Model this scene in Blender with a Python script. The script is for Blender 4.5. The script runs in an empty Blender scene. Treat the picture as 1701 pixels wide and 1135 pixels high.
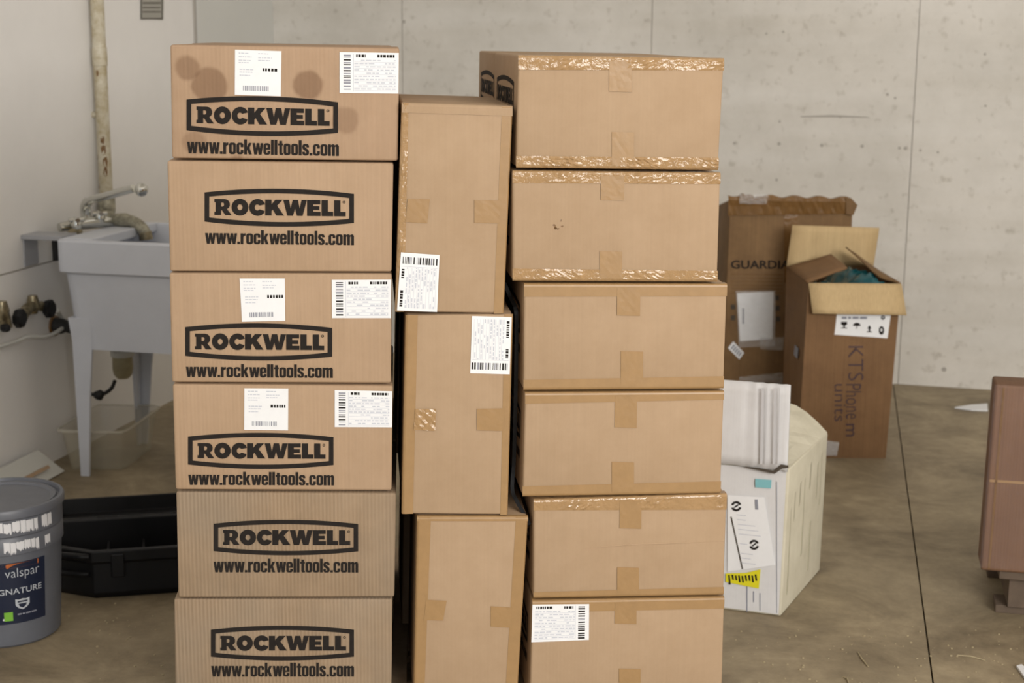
import bpy, bmesh, math, random
from mathutils import Vector, Matrix
random.seed(7)
R = math.radians

# ------------------------------------------------------------------ camera
FPX, CXP, CYP = 2500.0, 850.5, 567.5
PITCH, ROLL, EYE = R(11.46), R(0.35), 1.55
CAMROT = Matrix.Rotation(math.pi / 2 - PITCH, 3, 'X') @ Matrix.Rotation(ROLL, 3, 'Z')
ORG = Vector((0, 0, EYE))
scn = bpy.context.scene
COL = scn.collection
cd = bpy.data.cameras.new('camera')
cd.sensor_width = 36.0
cd.sensor_fit = 'HORIZONTAL'
cd.lens = FPX / 1701.0 * 36.0
cd.dof.use_dof = True
cd.dof.focus_distance = 3.05
cd.dof.aperture_fstop = 5.6
cam = bpy.data.objects.new('camera', cd)
COL.objects.link(cam)
cam.matrix_world = Matrix.Translation(ORG) @ CAMROT.to_4x4()
scn.camera = cam

# ------------------------------------------------------------------ light
w = bpy.data.worlds.new('world')
scn.world = w
w.use_nodes = True
w.node_tree.nodes['Background'].inputs[0].default_value = (0.86, 0.93, 1.0, 1)
w.node_tree.nodes['Background'].inputs[1].default_value = 0.8


def area(name, loc, target, sx, sy, power, color):
    l = bpy.data.lights.new(name, 'AREA')
    l.shape = 'RECTANGLE'
    l.size, l.size_y, l.energy, l.color = sx, sy, power, color
    o = bpy.data.objects.new(name, l)
    COL.objects.link(o)
    o.location = loc
    o.rotation_euler = (Vector(target) - Vector(loc)).to_track_quat('-Z', 'Y').to_euler()
    return o


# daylight through the open loading door behind the camera, and roof light strips further in
area('loading_door_daylight', (3.0, -2.6, 2.7), (-0.3, 4.6, 1.1), 3.6, 2.0, 430, (1.0, 0.965, 0.915))
area('roof_light_strip', (2.6, 4.4, 4.05), (2.6, 4.4, 0), 0.6, 3.0, 12, (1.0, 0.97, 0.92))
vs = scn.view_settings
vs.view_transform = 'Standard'
vs.look = 'None'
vs.exposure = -0.20
vs.gamma = 1.0
vs.use_curve_mapping = False


# ------------------------------------------------------------------ pixel -> place helpers
def ray(x, y):
    return CAMROT @ Vector(((x - CXP) / FPX, -(y - CYP) / FPX, -1.0))


def fl(x, y, z=0.0):
    d = ray(x, y)
    return ORG + d * ((z - EYE) / d.z)


def hit(x, y, p, n):
    d = ray(x, y)
    p, n = Vector(p), Vector(n)
    return ORG + d * ((p - ORG).dot(n) / d.dot(n))


def aty(x, y, Y):
    d = ray(x, y)
    return ORG + d * (Y / d.y)


# ------------------------------------------------------------------ materials
MATS = {}


def newmat(name):
    m = bpy.data.materials.new(name)
    m.use_nodes = True
    nt = m.node_tree
    b = nt.nodes['Principled BSDF']
    return m, nt, b


def plain(name, col, rough=0.6, metal=0.0, noise=0.0, nscale=20.0, bump=0.0, bscale=60.0, spec=0.5, trans=0.0, alpha=1.0,
          col2=None):
    m, nt, b = newmat(name)
    b.inputs['Base Color'].default_value = (*col, 1)
    b.inputs['Roughness'].default_value = rough
    b.inputs['Metallic'].default_value = metal
    b.inputs['Specular IOR Level'].default_value = spec
    b.inputs['Transmission Weight'].default_value = trans
    b.inputs['Alpha'].default_value = alpha
    tc = nt.nodes.new('ShaderNodeTexCoord')
    if noise > 0 or col2:
        n = nt.nodes.new('ShaderNodeTexNoise')
        n.inputs['Scale'].default_value = nscale
        n.inputs['Detail'].default_value = 6
        n.inputs['Roughness'].default_value = 0.65
        nt.links.new(tc.outputs['Object'], n.inputs['Vector'])
        r = nt.nodes.new('ShaderNodeValToRGB')
        c2 = col2 if col2 else tuple(c * (1 - noise) for c in col)
        r.color_ramp.elements[0].position = 0.35
        r.color_ramp.elements[1].position = 0.65
        r.color_ramp.elements[0].color = (*c2, 1)
        r.color_ramp.elements[1].color = (*col, 1)
        nt.links.new(n.outputs['Fac'], r.inputs['Fac'])
        nt.links.new(r.outputs['Color'], b.inputs['Base Color'])
    if bump > 0:
        n2 = nt.nodes.new('ShaderNodeTexNoise')
        n2.inputs['Scale'].default_value = bscale
        n2.inputs['Detail'].default_value = 4
        nt.links.new(tc.outputs['Object'], n2.inputs['Vector'])
        bp = nt.nodes.new('ShaderNodeBump')
        bp.inputs['Strength'].default_value = bump
        bp.inputs['Distance'].default_value = 0.01
        nt.links.new(n2.outputs['Fac'], bp.inputs['Height'])
        nt.links.new(bp.outputs['Normal'], b.inputs['Normal'])
    MATS[name] = m
    return m


def N(nt, t, **kw):
    n = nt.nodes.new(t)
    for k, v in kw.items():
        setattr(n, k, v)
    return n


def cardboard(name, col, dark, flute=0.15, dust=0.0, dustcol=(0.29, 0.238, 0.18), stains=(), streak=0.35):
    """kraft paper: blotchy fibres, vertical flute lines, optional dust and soaked-in spots"""
    m, nt, b = newmat(name)
    L = nt.links.new
    b.inputs['Roughness'].default_value = 0.72
    b.inputs['Specular IOR Level'].default_value = 0.3
    tc = N(nt, 'ShaderNodeTexCoord')
    oi = N(nt, 'ShaderNodeObjectInfo')
    off = N(nt, 'ShaderNodeVectorMath', operation='SCALE')
    off.inputs[0].default_value = (7, 5, 9)
    L(oi.outputs['Random'], off.inputs['Scale'])
    pos = N(nt, 'ShaderNodeVectorMath', operation='ADD')
    L(tc.outputs['Object'], pos.inputs[0])
    L(off.outputs[0], pos.inputs[1])
    n1 = N(nt, 'ShaderNodeTexNoise')
    n1.inputs['Scale'].default_value = 9
    n1.inputs['Detail'].default_value = 8
    n1.inputs['Roughness'].default_value = 0.7
    L(pos.outputs[0], n1.inputs['Vector'])
    r1 = N(nt, 'ShaderNodeValToRGB')
    r1.color_ramp.elements[0].position = 0.3
    r1.color_ramp.elements[1].position = 0.68
    r1.color_ramp.elements[0].color = (*dark, 1)
    r1.color_ramp.elements[1].color = (*col, 1)
    L(n1.outputs['Fac'], r1.inputs['Fac'])
    # fine vertical streaks
    mp = N(nt, 'ShaderNodeMapping')
    mp.inputs['Scale'].default_value = (140, 140, 3)
    L(pos.outputs[0], mp.inputs['Vector'])
    n2 = N(nt, 'ShaderNodeTexNoise')
    n2.inputs['Scale'].default_value = 1
    n2.inputs['Detail'].default_value = 3
    L(mp.outputs[0], n2.inputs['Vector'])
    mx = N(nt, 'ShaderNodeMixRGB', blend_type='OVERLAY')
    mx.inputs['Fac'].default_value = streak * 0.5
    L(r1.outputs['Color'], mx.inputs['Color1'])
    L(n2.outputs['Fac'], mx.inputs['Color2'])
    last = mx.outputs['Color']
    wv = N(nt, 'ShaderNodeTexWave', wave_type='BANDS', bands_direction='X')
    wv.inputs['Scale'].default_value = 40
    wv.inputs['Distortion'].default_value = 0.4
    L(tc.outputs['Object'], wv.inputs['Vector'])
    if dust > 0:
        n3 = N(nt, 'ShaderNodeTexNoise')
        n3.inputs['Scale'].default_value = 4
        n3.inputs['Detail'].default_value = 6
        L(pos.outputs[0], n3.inputs['Vector'])
        r3 = N(nt, 'ShaderNodeValToRGB')
        r3.color_ramp.elements[0].position = 0.35
        r3.color_ramp.elements[1].position = 0.75
        r3.color_ramp.elements[0].color = (0.25, 0.25, 0.25, 1)
        r3.color_ramp.elements[1].color = (1, 1, 1, 1)
        L(n3.outputs['Fac'], r3.inputs['Fac'])
        mu = N(nt, 'ShaderNodeMath', operation='MULTIPLY')
        mu.inputs[1].default_value = dust
        L(r3.outputs['Color'], mu.inputs[0])
        m3 = N(nt, 'ShaderNodeMixRGB')
        m3.inputs['Color2'].default_value = (*dustcol, 1)
        L(mu.outputs[0], m3.inputs['Fac'])
        L(last, m3.inputs['Color1'])
        last = m3.outputs['Color']
        # rubbed flute lines
        m4 = N(nt, 'ShaderNodeMixRGB', blend_type='MULTIPLY')
        r4 = N(nt, 'ShaderNodeValToRGB')
        r4.color_ramp.elements[0].color = (0.82, 0.79, 0.75, 1)
        r4.color_ramp.elements[1].color = (1, 1, 1, 1)
        L(wv.outputs['Fac'], r4.inputs['Fac'])
        n5 = N(nt, 'ShaderNodeTexNoise')
        n5.inputs['Scale'].default_value = 5
        L(pos.outputs[0], n5.inputs['Vector'])
        L(n5.outputs['Fac'], m4.inputs['Fac'])
        L(last, m4.inputs['Color1'])
        L(r4.outputs['Color'], m4.inputs['Color2'])
        last = m4.outputs['Color']
    for (cx, cz, rad, strength) in stains:
        # wobble the outline a little
        nz = N(nt, 'ShaderNodeTexNoise')
        nz.inputs['Scale'].default_value = 30
        L(tc.outputs['Object'], nz.inputs['Vector'])
        dist = N(nt, 'ShaderNodeVectorMath', operation='DISTANCE')
        dist.inputs[1].default_value = (cx, 0, cz)
        L(tc.outputs['Object'], dist.inputs[0])
        ad = N(nt, 'ShaderNodeMath', operation='MULTIPLY_ADD')
        ad.inputs[1].default_value = 0.012
        L(nz.outputs['Fac'], ad.inputs[0])
        L(dist.outputs['Value'], ad.inputs[2])
        mr = N(nt, 'ShaderNodeMapRange', interpolation_type='SMOOTHSTEP')
        mr.inputs['From Min'].default_value = rad - 0.006 + 0.006
        mr.inputs['From Max'].default_value = rad + 0.004 + 0.006
        mr.inputs['To Min'].default_value = strength
        mr.inputs['To Max'].default_value = 0.0
        L(ad.outputs[0], mr.inputs['Value'])
        ms = N(nt, 'ShaderNodeMixRGB', blend_type='MULTIPLY')
        ms.inputs['Color2'].default_value = (0.42, 0.33, 0.27, 1)
        L(mr.outputs['Result'], ms.inputs['Fac'])
        L(last, ms.inputs['Color1'])
        last = ms.outputs['Color']
    L(last, b.inputs['Base Color'])
    bp = N(nt, 'ShaderNodeBump')
    bp.inputs['Strength'].default_value = flute
    bp.inputs['Distance'].default_value = 0.002
    L(wv.outputs['Fac'], bp.inputs['Height'])
    bp2 = N(nt, 'ShaderNodeBump')
    bp2.inputs['Strength'].default_value = 0.12
    bp2.inputs['Distance'].default_value = 0.006
    L(n1.outputs['Fac'], bp2.inputs['Height'])
    L(bp.outputs['Normal'], bp2.inputs['Normal'])
    L(bp2.outputs['Normal'], b.inputs['Normal'])
    MATS[name] = m
    return m


def concrete_wall():
    m, nt, b = newmat('cast_concrete')
    L = nt.links.new
    b.inputs['Roughness'].default_value = 0.85
    tc = N(nt, 'ShaderNodeTexCoord')
    base = N(nt, 'ShaderNodeTexNoise')
    base.inputs['Scale'].default_value = 1.4
    base.inputs['Detail'].default_value = 10
    base.inputs['Roughness'].default_value = 0.72
    L(tc.outputs['Object'], base.inputs['Vector'])
    r = N(nt, 'ShaderNodeValToRGB')
    e = r.color_ramp.elements
    e[0].position, e[0].color = 0.28, (0.56, 0.535, 0.485, 1)
    e[1].position, e[1].color = 0.72, (0.75, 0.72, 0.67, 1)
    L(base.outputs['Fac'], r.inputs['Fac'])
    # small dark pits
    v = N(nt, 'ShaderNodeTexNoise')
    v.inputs['Scale'].default_value = 24
    v.inputs['Detail'].default_value = 5
    L(tc.outputs['Object'], v.inputs['Vector'])
    r2 = N(nt, 'ShaderNodeValToRGB')
    r2.color_ramp.elements[0].position = 0.26
    r2.color_ramp.elements[1].position = 0.41
    r2.color_ramp.elements[0].color = (0.74, 0.72, 0.69, 1)
    r2.color_ramp.elements[1].color = (1, 1, 1, 1)
    L(v.outputs['Fac'], r2.inputs['Fac'])
    mx = N(nt, 'ShaderNodeMixRGB', blend_type='MULTIPLY')
    mx.inputs['Fac'].default_value = 0.8
    L(r.outputs['Color'], mx.inputs['Color1'])
    L(r2.outputs['Color'], mx.inputs['Color2'])
    # broad horizontal form-work streaks
    mp = N(nt, 'ShaderNodeMapping')
    mp.inputs['Scale'].default_value = (0.5, 0.5, 6)
    L(tc.outputs['Object'], mp.inputs['Vector'])
    s = N(nt, 'ShaderNodeTexNoise')
    s.inputs['Scale'].default_value = 1.5
    s.inputs['Detail'].default_value = 6
    L(mp.outputs[0], s.inputs['Vector'])
    m2 = N(nt, 'ShaderNodeMixRGB', blend_type='OVERLAY')
    m2.inputs['Fac'].default_value = 0.25
    L(mx.outputs['Color'], m2.inputs['Color1'])
    L(s.outputs['Fac'], m2.inputs['Color2'])
    L(m2.outputs['Color'], b.inputs['Base Color'])
    bp = N(nt, 'ShaderNodeBump')
    bp.inputs['Strength'].default_value = 0.25
    bp.inputs['Distance'].default_value = 0.01
    L(base.outputs['Fac'], bp.inputs['Height'])
    L(bp.outputs['Normal'], b.inputs['Normal'])
    MATS['cast_concrete'] = m


def concrete_floor():
    m, nt, b = newmat('floor_concrete')
    L = nt.links.new
    tc = N(nt, 'ShaderNodeTexCoord')
    base = N(nt, 'ShaderNodeTexNoise')
    base.inputs['Scale'].default_value = 2.6
    base.inputs['Detail'].default_value = 10
    base.inputs['Roughness'].default_value = 0.7
    base.inputs['Distortion'].default_value = 0.6
    L(tc.outputs['Object'], base.inputs['Vector'])
    r = N(nt, 'ShaderNodeValToRGB')
    e = r.color_ramp.elements
    e[0].position, e[0].color = 0.30, (0.165, 0.128, 0.078, 1)
    e[1].position, e[1].color = 0.70, (0.41, 0.335, 0.218, 1)
    L(base.outputs['Fac'], r.inputs['Fac'])
    f = N(nt, 'ShaderNodeTexNoise')
    f.inputs['Scale'].default_value = 14
    f.inputs['Detail'].default_value = 8
    f.inputs['Roughness'].default_value = 0.8
    L(tc.outputs['Object'], f.inputs['Vector'])
    mx = N(nt, 'ShaderNodeMixRGB', blend_type='OVERLAY')
    mx.inputs['Fac'].default_value = 0.45
    L(r.outputs['Color'], mx.inputs['Color1'])
    L(f.outputs['Fac'], mx.inputs['Color2'])
    # oily dark blotches
    o = N(nt, 'ShaderNodeTexNoise')
    o.inputs['Scale'].default_value = 3.1
    o.inputs['Detail'].default_value = 3
    L(tc.outputs['Object'], o.inputs['Vector'])
    r2 = N(nt, 'ShaderNodeValToRGB')
    r2.color_ramp.elements[0].position = 0.30
    r2.color_ramp.elements[1].position = 0.42
    r2.color_ramp.elements[0].color = (0.6, 0.58, 0.56, 1)
    r2.color_ramp.elements[1].color = (1, 1, 1, 1)
    L(o.outputs['Fac'], r2.inputs['Fac'])
    m2 = N(nt, 'ShaderNodeMixRGB', blend_type='MULTIPLY')
    m2.inputs['Fac'].default_value = 0.8
    L(mx.outputs['Color'], m2.inputs['Color1'])
    L(r2.outputs['Color'], m2.inputs['Color2'])
    L(m2.outputs['Color'], b.inputs['Base Color'])
    b.inputs['Roughness'].default_value = 0.62
    bp = N(nt, 'ShaderNodeBump')
    bp.inputs['Strength'].default_value = 0.12
    bp.inputs['Distance'].default_value = 0.01
    L(f.outputs['Fac'], bp.inputs['Height'])
    L(bp.outputs['Normal'], b.inputs['Normal'])
    MATS['floor_concrete'] = m


concrete_wall()
concrete_floor()
KRAFT, KRAFT_D = (0.430, 0.302, 0.192), (0.382, 0.262, 0.16)
cardboard('kraft_plain', KRAFT, KRAFT_D, flute=0.03, streak=0.08)
cardboard('kraft_logo', (0.43, 0.298, 0.193), (0.384, 0.261, 0.163), flute=0.09, streak=0.18)
cardboard('kraft_dusty', (0.37, 0.258, 0.16), (0.28, 0.192, 0.115), flute=0.3, dust=0.7)
cardboard('kraft_brown', (0.22, 0.122, 0.056), (0.175, 0.095, 0.043), flute=0.1)
cardboard('kraft_dark', (0.22, 0.13, 0.058), (0.15, 0.086, 0.038), flute=0.1)
cardboard('kraft_inside', (0.57, 0.42, 0.225), (0.50, 0.36, 0.19), flute=0.15)
cardboard('kraft_red', (0.20, 0.11, 0.064), (0.165, 0.088, 0.05), flute=0.1)
cardboard('board_white', (0.70, 0.70, 0.71), (0.63, 0.625, 0.63), flute=0.03, streak=0.1)
cardboard('board_cream', (0.64, 0.60, 0.48), (0.53, 0.49, 0.38), flute=0.03, streak=0.1)
plain('tape_tan', (0.365, 0.222, 0.098), rough=0.4, noise=0.1, nscale=30, bump=0.04, bscale=60)
plain('tape_crinkled', (0.40, 0.25, 0.12), rough=0.09, noise=0.12, nscale=40, bump=0.3, bscale=70)
plain('tape_brown', (0.20, 0.105, 0.036), rough=0.25, noise=0.2, nscale=30, bump=0.2, bscale=60)
plain('label_paper', (0.84, 0.85, 0.87), rough=0.5, noise=0.04, nscale=30)
plain('ink_black', (0.022, 0.018, 0.016), rough=0.75, noise=0.25, nscale=60, spec=0.15)
plain('ink_grey', (0.26, 0.27, 0.32), rough=0.7)
plain('ink_pale', (0.55, 0.57, 0.64), rough=0.7)
plain('marker_ink', (0.06, 0.03, 0.035), rough=0.6)
plain('wall_paint', (0.85, 0.832, 0.81), rough=0.7, noise=0.05, nscale=2.5, bump=0.03, bscale=8)
plain('door_paint', (0.66, 0.665, 0.64), rough=0.5, noise=0.03, nscale=3)
plain('frame_paint', (0.70, 0.67, 0.62), rough=0.5)
plain('joint_dark', (0.07, 0.056, 0.042), rough=0.9)
plain('wall_joint', (0.40, 0.375, 0.34), rough=0.9)
plain('tub_plastic', (0.66, 0.69, 0.76), rough=0.42, noise=0.06, nscale=6)
plain('chrome', (0.62, 0.62, 0.58), rough=0.14, metal=1.0)
plain('old_brass', (0.40, 0.34, 0.22), rough=0.35, metal=0.9, noise=0.5, nscale=60)
plain('scaled_brass', (0.52, 0.49, 0.38), rough=0.5, metal=0.5, noise=0.55, nscale=45, bump=0.3)
plain('black_rubber', (0.016, 0.016, 0.016), rough=0.55)
plain('black_plastic', (0.007, 0.007, 0.008), rough=0.5, noise=0.3, nscale=20, spec=0.3)
plain('pipe_paint', (0.62, 0.58, 0.47), rough=0.55, noise=0, nscale=26, bump=0.3, bscale=40, col2=(0.40, 0.33, 0.2))
plain('white_plastic', (0.62, 0.62, 0.58), rough=0.4)
plain('trap_plastic', (0.44, 0.38, 0.23), rough=0.35, noise=0.25, nscale=25)
plain('grey_metal', (0.42, 0.43, 0.46), rough=0.4, metal=0.3)
plain('pail_grey', (0.135, 0.144, 0.168), rough=0.42, noise=0.12, nscale=14)
plain('paint_white', (0.75, 0.75, 0.77), rough=0.5)
plain('label_navy', (0.012, 0.018, 0.042), rough=0.35)
plain('label_orange', (0.46, 0.13, 0.035), rough=0.4)
plain('label_green', (0.20, 0.48, 0.05), rough=0.4)
plain('label_silver', (0.50, 0.53, 0.57), rough=0.4)
plain('label_yellow', (0.72, 0.66, 0.02), rough=0.4)
plain('label_teal', (0.22, 0.50, 0.55), rough=0.45)
plain('teal_bag', (0.012, 0.125, 0.15), rough=0.22, noise=0.5, nscale=14, bump=0.5, bscale=18)
plain('pallet_wood', (0.40, 0.30, 0.20), rough=0.8, noise=0.3, nscale=12)
plain('pallet_wood_dark', (0.14, 0.10, 0.07), rough=0.8, noise=0.3, nscale=12)
plain('plate_grey', (0.36, 0.35, 0.31), rough=0.5)
plain('straw', (0.42, 0.35, 0.22), rough=0.7)
plain('tan_strip', (0.42, 0.29, 0.18), rough=0.6)
plain('stretch_film', (0.6, 0.5, 0.52), rough=0.1, alpha=0.07, bump=0.9, bscale=30)
plain('clear_film', (0.92, 0.93, 0.95), rough=0.08, alpha=0.25, bump=0.8, bscale=60)
plain('clear_rim', (0.74, 0.71, 0.60), rough=0.15, alpha=0.5, bump=0.1, bscale=20)
plain('crush_grey', (0.56, 0.56, 0.58), rough=0.7)
plain('scuff_grey', (0.40, 0.37, 0.28), rough=0.7)
plain('clear_tub', (0.62, 0.57, 0.44), rough=0.12, alpha=0.23, bump=0.1, bscale=20)


# ------------------------------------------------------------------ mesh helpers
class MB:
    def __init__(s):
        s.v, s.f = [], []

    def add(s, vs, fs):
        o = len(s.v)
        s.v += [tuple(x) for x in vs]
        s.f += [tuple(i + o for i in f) for f in fs]
        return s

    def hexa(s, b, t):
        """b, t: 4 points each, counter-clockwise seen from above"""
        return s.add(list(b) + list(t), [(3, 2, 1, 0), (4, 5, 6, 7), (0, 1, 5, 4), (1, 2, 6, 5), (2, 3, 7, 6), (3, 0, 4, 7)])

    def box(s, x0, x1, y0, y1, z0, z1):
        return s.hexa([(x0, y0, z0), (x1, y0, z0), (x1, y1, z0), (x0, y1, z0)],
                      [(x0, y0, z1), (x1, y0, z1), (x1, y1, z1), (x0, y1, z1)])

    def slab(s, pts, off):
        """thin plate: polygon pts extruded by vector off"""
        n = len(pts)
        off = Vector(off)
        a = [Vector(p) for p in pts]
        b = [p + off for p in a]
        fs = [tuple(range(n)), tuple(range(2 * n - 1, n - 1, -1))]
        for i in range(n):
            j = (i + 1) % n
            fs.append((i, i + n, j + n, j))
        return s.add(a + b, fs)

    def tube(s, path, rad, seg=12, cap=True):
        pts = [Vector(p) for p in path]
        n = len(pts)
        rads = rad if isinstance(rad, (list, tuple)) else [rad] * n
        o = len(s.v)
        prev = None
        for i, p in enumerate(pts):
            if i == 0:
                t = pts[1] - pts[0]
            elif i == n - 1:
                t = pts[-1] - pts[-2]
            else:
                t = (pts[i + 1] - pts[i]).normalized() + (pts[i] - pts[i - 1]).normalized()
            t.normalize()
            if prev is None:
                a = t.orthogonal().normalized()
            else:
                a = (prev - t * prev.dot(t))
                a = a.normalized() if a.length > 1e-6 else t.orthogonal().normalized()
            prev = a
            bb = t.cross(a)
            for k in range(seg):
                an = 2 * math.pi * k / seg
                s.v.append(tuple(p + (a * math.cos(an) + bb * math.sin(an)) * rads[i]))
        for i in range(n - 1):
            for k in range(seg):
                k2 = (k + 1) % seg
                s.f.append((o + i * seg + k, o + i * seg + k2, o + (i + 1) * seg + k2, o + (i + 1) * seg + k))
        if cap:
            s.f.append(tuple(o + k for k in range(seg - 1, -1, -1)))
            s.f.append(tuple(o + (n - 1) * seg + k for k in range(seg)))
        return s

    def lathe(s, prof, seg=48, base=(0, 0, 0), closed=True):
        o = len(s.v)
        bx, by, bz = base
        for (r, z) in prof:
            for k in range(seg):
                a = 2 * math.pi * k / seg
                s.v.append((bx + r * math.cos(a), by + r * math.sin(a), bz + z))
        for i in range(len(prof) - 1):
            for k in range(seg):
                k2 = (k + 1) % seg
                s.f.append((o + i * seg + k, o + i * seg + k2, o + (i + 1) * seg + k2, o + (i + 1) * seg + k))
        if closed:
            s.f.append(tuple(o + k for k in range(seg - 1, -1, -1)))
            s.f.append(tuple(o + (len(prof) - 1) * seg + k for k in range(seg)))
        return s

    def rings(s, rings, cap0=True, cap1=True):
        o = len(s.v)
        n = len(rings[0])
        for r in rings:
            s.v += [tuple(p) for p in r]
        for i in range(len(rings) - 1):
            for k in range(n):
                k2 = (k + 1) % n
                s.f.append((o + i * n + k, o + i * n + k2, o + (i + 1) * n + k2, o + (i + 1) * n + k))
        if cap0:
            s.f.append(tuple(o + k for k in range(n - 1, -1, -1)))
        if cap1:
            s.f.append(tuple(o + (len(rings) - 1) * n + k for k in range(n)))
        return s

    def mesh(s, name):
        me = bpy.data.meshes.new(name)
        me.from_pydata(s.v, [], s.f)
        me.update()
        return me

    def build(s, name, mat, parent=None, smooth=False, bevel=0.0, bseg=2):
        me = s.mesh(name)
        bm = bmesh.new()
        bm.from_mesh(me)
        bmesh.ops.recalc_face_normals(bm, faces=bm.faces)
        if bevel > 0:
            bmesh.ops.bevel(bm, geom=list(bm.edges), offset=bevel, segments=bseg, profile=0.5, affect='EDGES',
                            clamp_overlap=True)
        bm.to_mesh(me)
        bm.free()
        if smooth:
            for p in me.polygons:
                p.use_smooth = True
            if smooth != 'all':
                me.set_sharp_from_angle(angle=R(38))
        o = bpy.data.objects.new(name, me)
        COL.objects.link(o)
        me.materials.append(MATS[mat])
        if parent is not None:
            o.parent = parent
        return o


def rrect(hx, hy, z, r, seg=4, cx=0, cy=0):
    out = []
    for (sx, sy, a0) in ((1, 1, 0), (-1, 1, 90), (-1, -1, 180), (1, -1, 270)):
        for k in range(seg + 1):
            a = R(a0 + 90 * k / seg)
            out.append((cx + sx * (hx - r) + r * math.cos(a), cy + sy * (hy - r) + r * math.sin(a), z))
    return out


def tag(o, label, cat, group=None):
    o['label'] = label
    o['category'] = cat
    if group:
        o['group'] = group
    return o


def struct(o):
    o['kind'] = 'structure'
    return o


def thing(name, label, cat, loc=(0, 0, 0), rotz=0.0, group=None):
    o = bpy.data.objects.new(name, None)
    o.empty_display_size = 0.05
    COL.objects.link(o)
    o.location = loc
    o.rotation_euler = (0, 0, rotz)
    return tag(o, label, cat, group)


def smoothpath(pts, n=6):
    """Catmull-Rom"""
    P = [Vector(p) for p in pts]
    P = [P[0] * 2 - P[1]] + P + [P[-1] * 2 - P[-2]]
    out = []
    for i in range(1, len(P) - 2):
        for k in range(n):
            t = k / n
            a, b, c, d = P[i - 1], P[i], P[i + 1], P[i + 2]
            out.append(0.5 * ((2 * b) + (c - a) * t + (2 * a - 5 * b + 4 * c - d) * t * t + (3 * b - a - 3 * c + d) * t ** 3))
    out.append(P[-2])
    return out


# ------------------------------------------------------------------ flat lettering (2-D outlines -> mesh)
def curve_mesh(splines):
    cu = bpy.data.curves.new('outline', 'CURVE')
    cu.dimensions = '2D'
    cu.fill_mode = 'BOTH'
    for s in splines:
        sp = cu.splines.new('POLY')
        sp.points.add(len(s) - 1)
        for p, (x, y) in zip(sp.points, s):
            p.co = (x, y, 0, 1)
        sp.use_cyclic_u = True
    return eval_curve(cu)


def text_mesh(body, bold=0.0):
    cu = bpy.data.curves.new('lettering', 'FONT')
    cu.body = body
    cu.size = 1
    cu.offset = bold
    cu.resolution_u = 3
    return eval_curve(cu)


def eval_curve(cu):
    ob = bpy.data.objects.new('tmp', cu)
    COL.objects.link(ob)
    dg = bpy.context.evaluated_depsgraph_get()
    me = bpy.data.meshes.new_from_object(ob.evaluated_get(dg))
    vs = [(v.co.x, v.co.y) for v in me.vertices]
    fs = [tuple(p.vertices) for p in me.polygons]
    bpy.data.objects.remove(ob)
    bpy.data.curves.remove(cu)
    bpy.data.meshes.remove(me)
    x0 = min(v[0] for v in vs)
    x1 = max(v[0] for v in vs)
    y0 = min(v[1] for v in vs)
    y1 = max(v[1] for v in vs)
    # u to the right, v downwards, both 0..1
    vs = [((x - x0) / (x1 - x0), 1 - (y - y0) / (y1 - y0)) for x, y in vs]
    return vs, fs


def ell(cx, cy, rx, ry, a0=0, a1=360, n=28):
    return [(cx + rx * math.cos(R(a0 + (a1 - a0) * k / n)), cy + ry * math.sin(R(a0 + (a1 - a0) * k / n))) for k in
            range(n if a1 - a0 >= 360 else n + 1)]


def logo_word():
    """heavy slab capitals R O C K W E L L, height 1"""
    S = []

    def put(x, polys):
        for p in polys:
            S.append([(x + a, b) for a, b in p])
    # R
    put(0, [[(0, 0), (0.40, 0), (0.40, 0.30), (0.46, 0.30), (0.66, 0), (1.04, 0), (0.76, 0.38), (0.86, 0.45), (0.93, 0.58),
             (0.93, 0.74), (0.87, 0.88), (0.76, 0.97), (0.62, 1.0), (0, 1.0), (0, 0.80), (0.07, 0.80), (0.07, 0.2), (0, 0.2)],
            [(0.40, 0.53), (0.40, 0.78), (0.52, 0.78), (0.58, 0.74), (0.59, 0.66), (0.57, 0.57), (0.51, 0.53)]])
    # O
    put(1.05, [ell(0.5, 0.5, 0.51, 0.53), ell(0.5, 0.5, 0.155, 0.185)])
    # C
    c = ell(0.5, 0.5, 0.51, 0.53, 42, 318) + [(0.93, 0.28), (0.62, 0.38)] + ell(0.48, 0.5, 0.16, 0.19, 310, 50, 14) + \
        [(0.62, 0.62), (0.95, 0.70)]
    put(2.12, [c])
    # K
    put(3.08, [[(0, 0), (0.38, 0), (0.38, 0.28), (0.46, 0.38), (0.68, 0), (1.14, 0), (0.72, 0.62), (1.06, 1.0), (0.62, 1.0),
                (0.38, 0.70), (0.38, 1.0), (0, 1.0)]])
    # W
    put(4.205, [[(0.22, 0), (0.56, 0), (0.68, 0.46), (0.80, 0), (1.14, 0), (1.40, 1.0), (1.08, 1.0), (0.97, 0.44), (0.86, 1.0),
                (0.54, 1.0), (0.42, 0.44), (0.32, 1.0), (-0.03, 1.0)]])
    # E
    put(5.62, [[(0, 0), (0.82, 0), (0.82, 0.27), (0.37, 0.27), (0.37, 0.38), (0.74, 0.38), (0.74, 0.62), (0.37, 0.62),
                (0.37, 0.74), (0.80, 0.74), (0.80, 1.0), (0, 1.0)]])
    # L L
    for x in (6.50, 7.26):
        put(x, [[(0, 0), (0.70, 0), (0.70, 0.28), (0.38, 0.28), (0.38, 1.0), (0, 1.0)]])
    # registered mark
    put(7.86, [ell(0, 0.9, 0.085, 0.085, n=14), ell(0, 0.9, 0.05, 0.05, n=12)])
    return curve_mesh(S)


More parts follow.
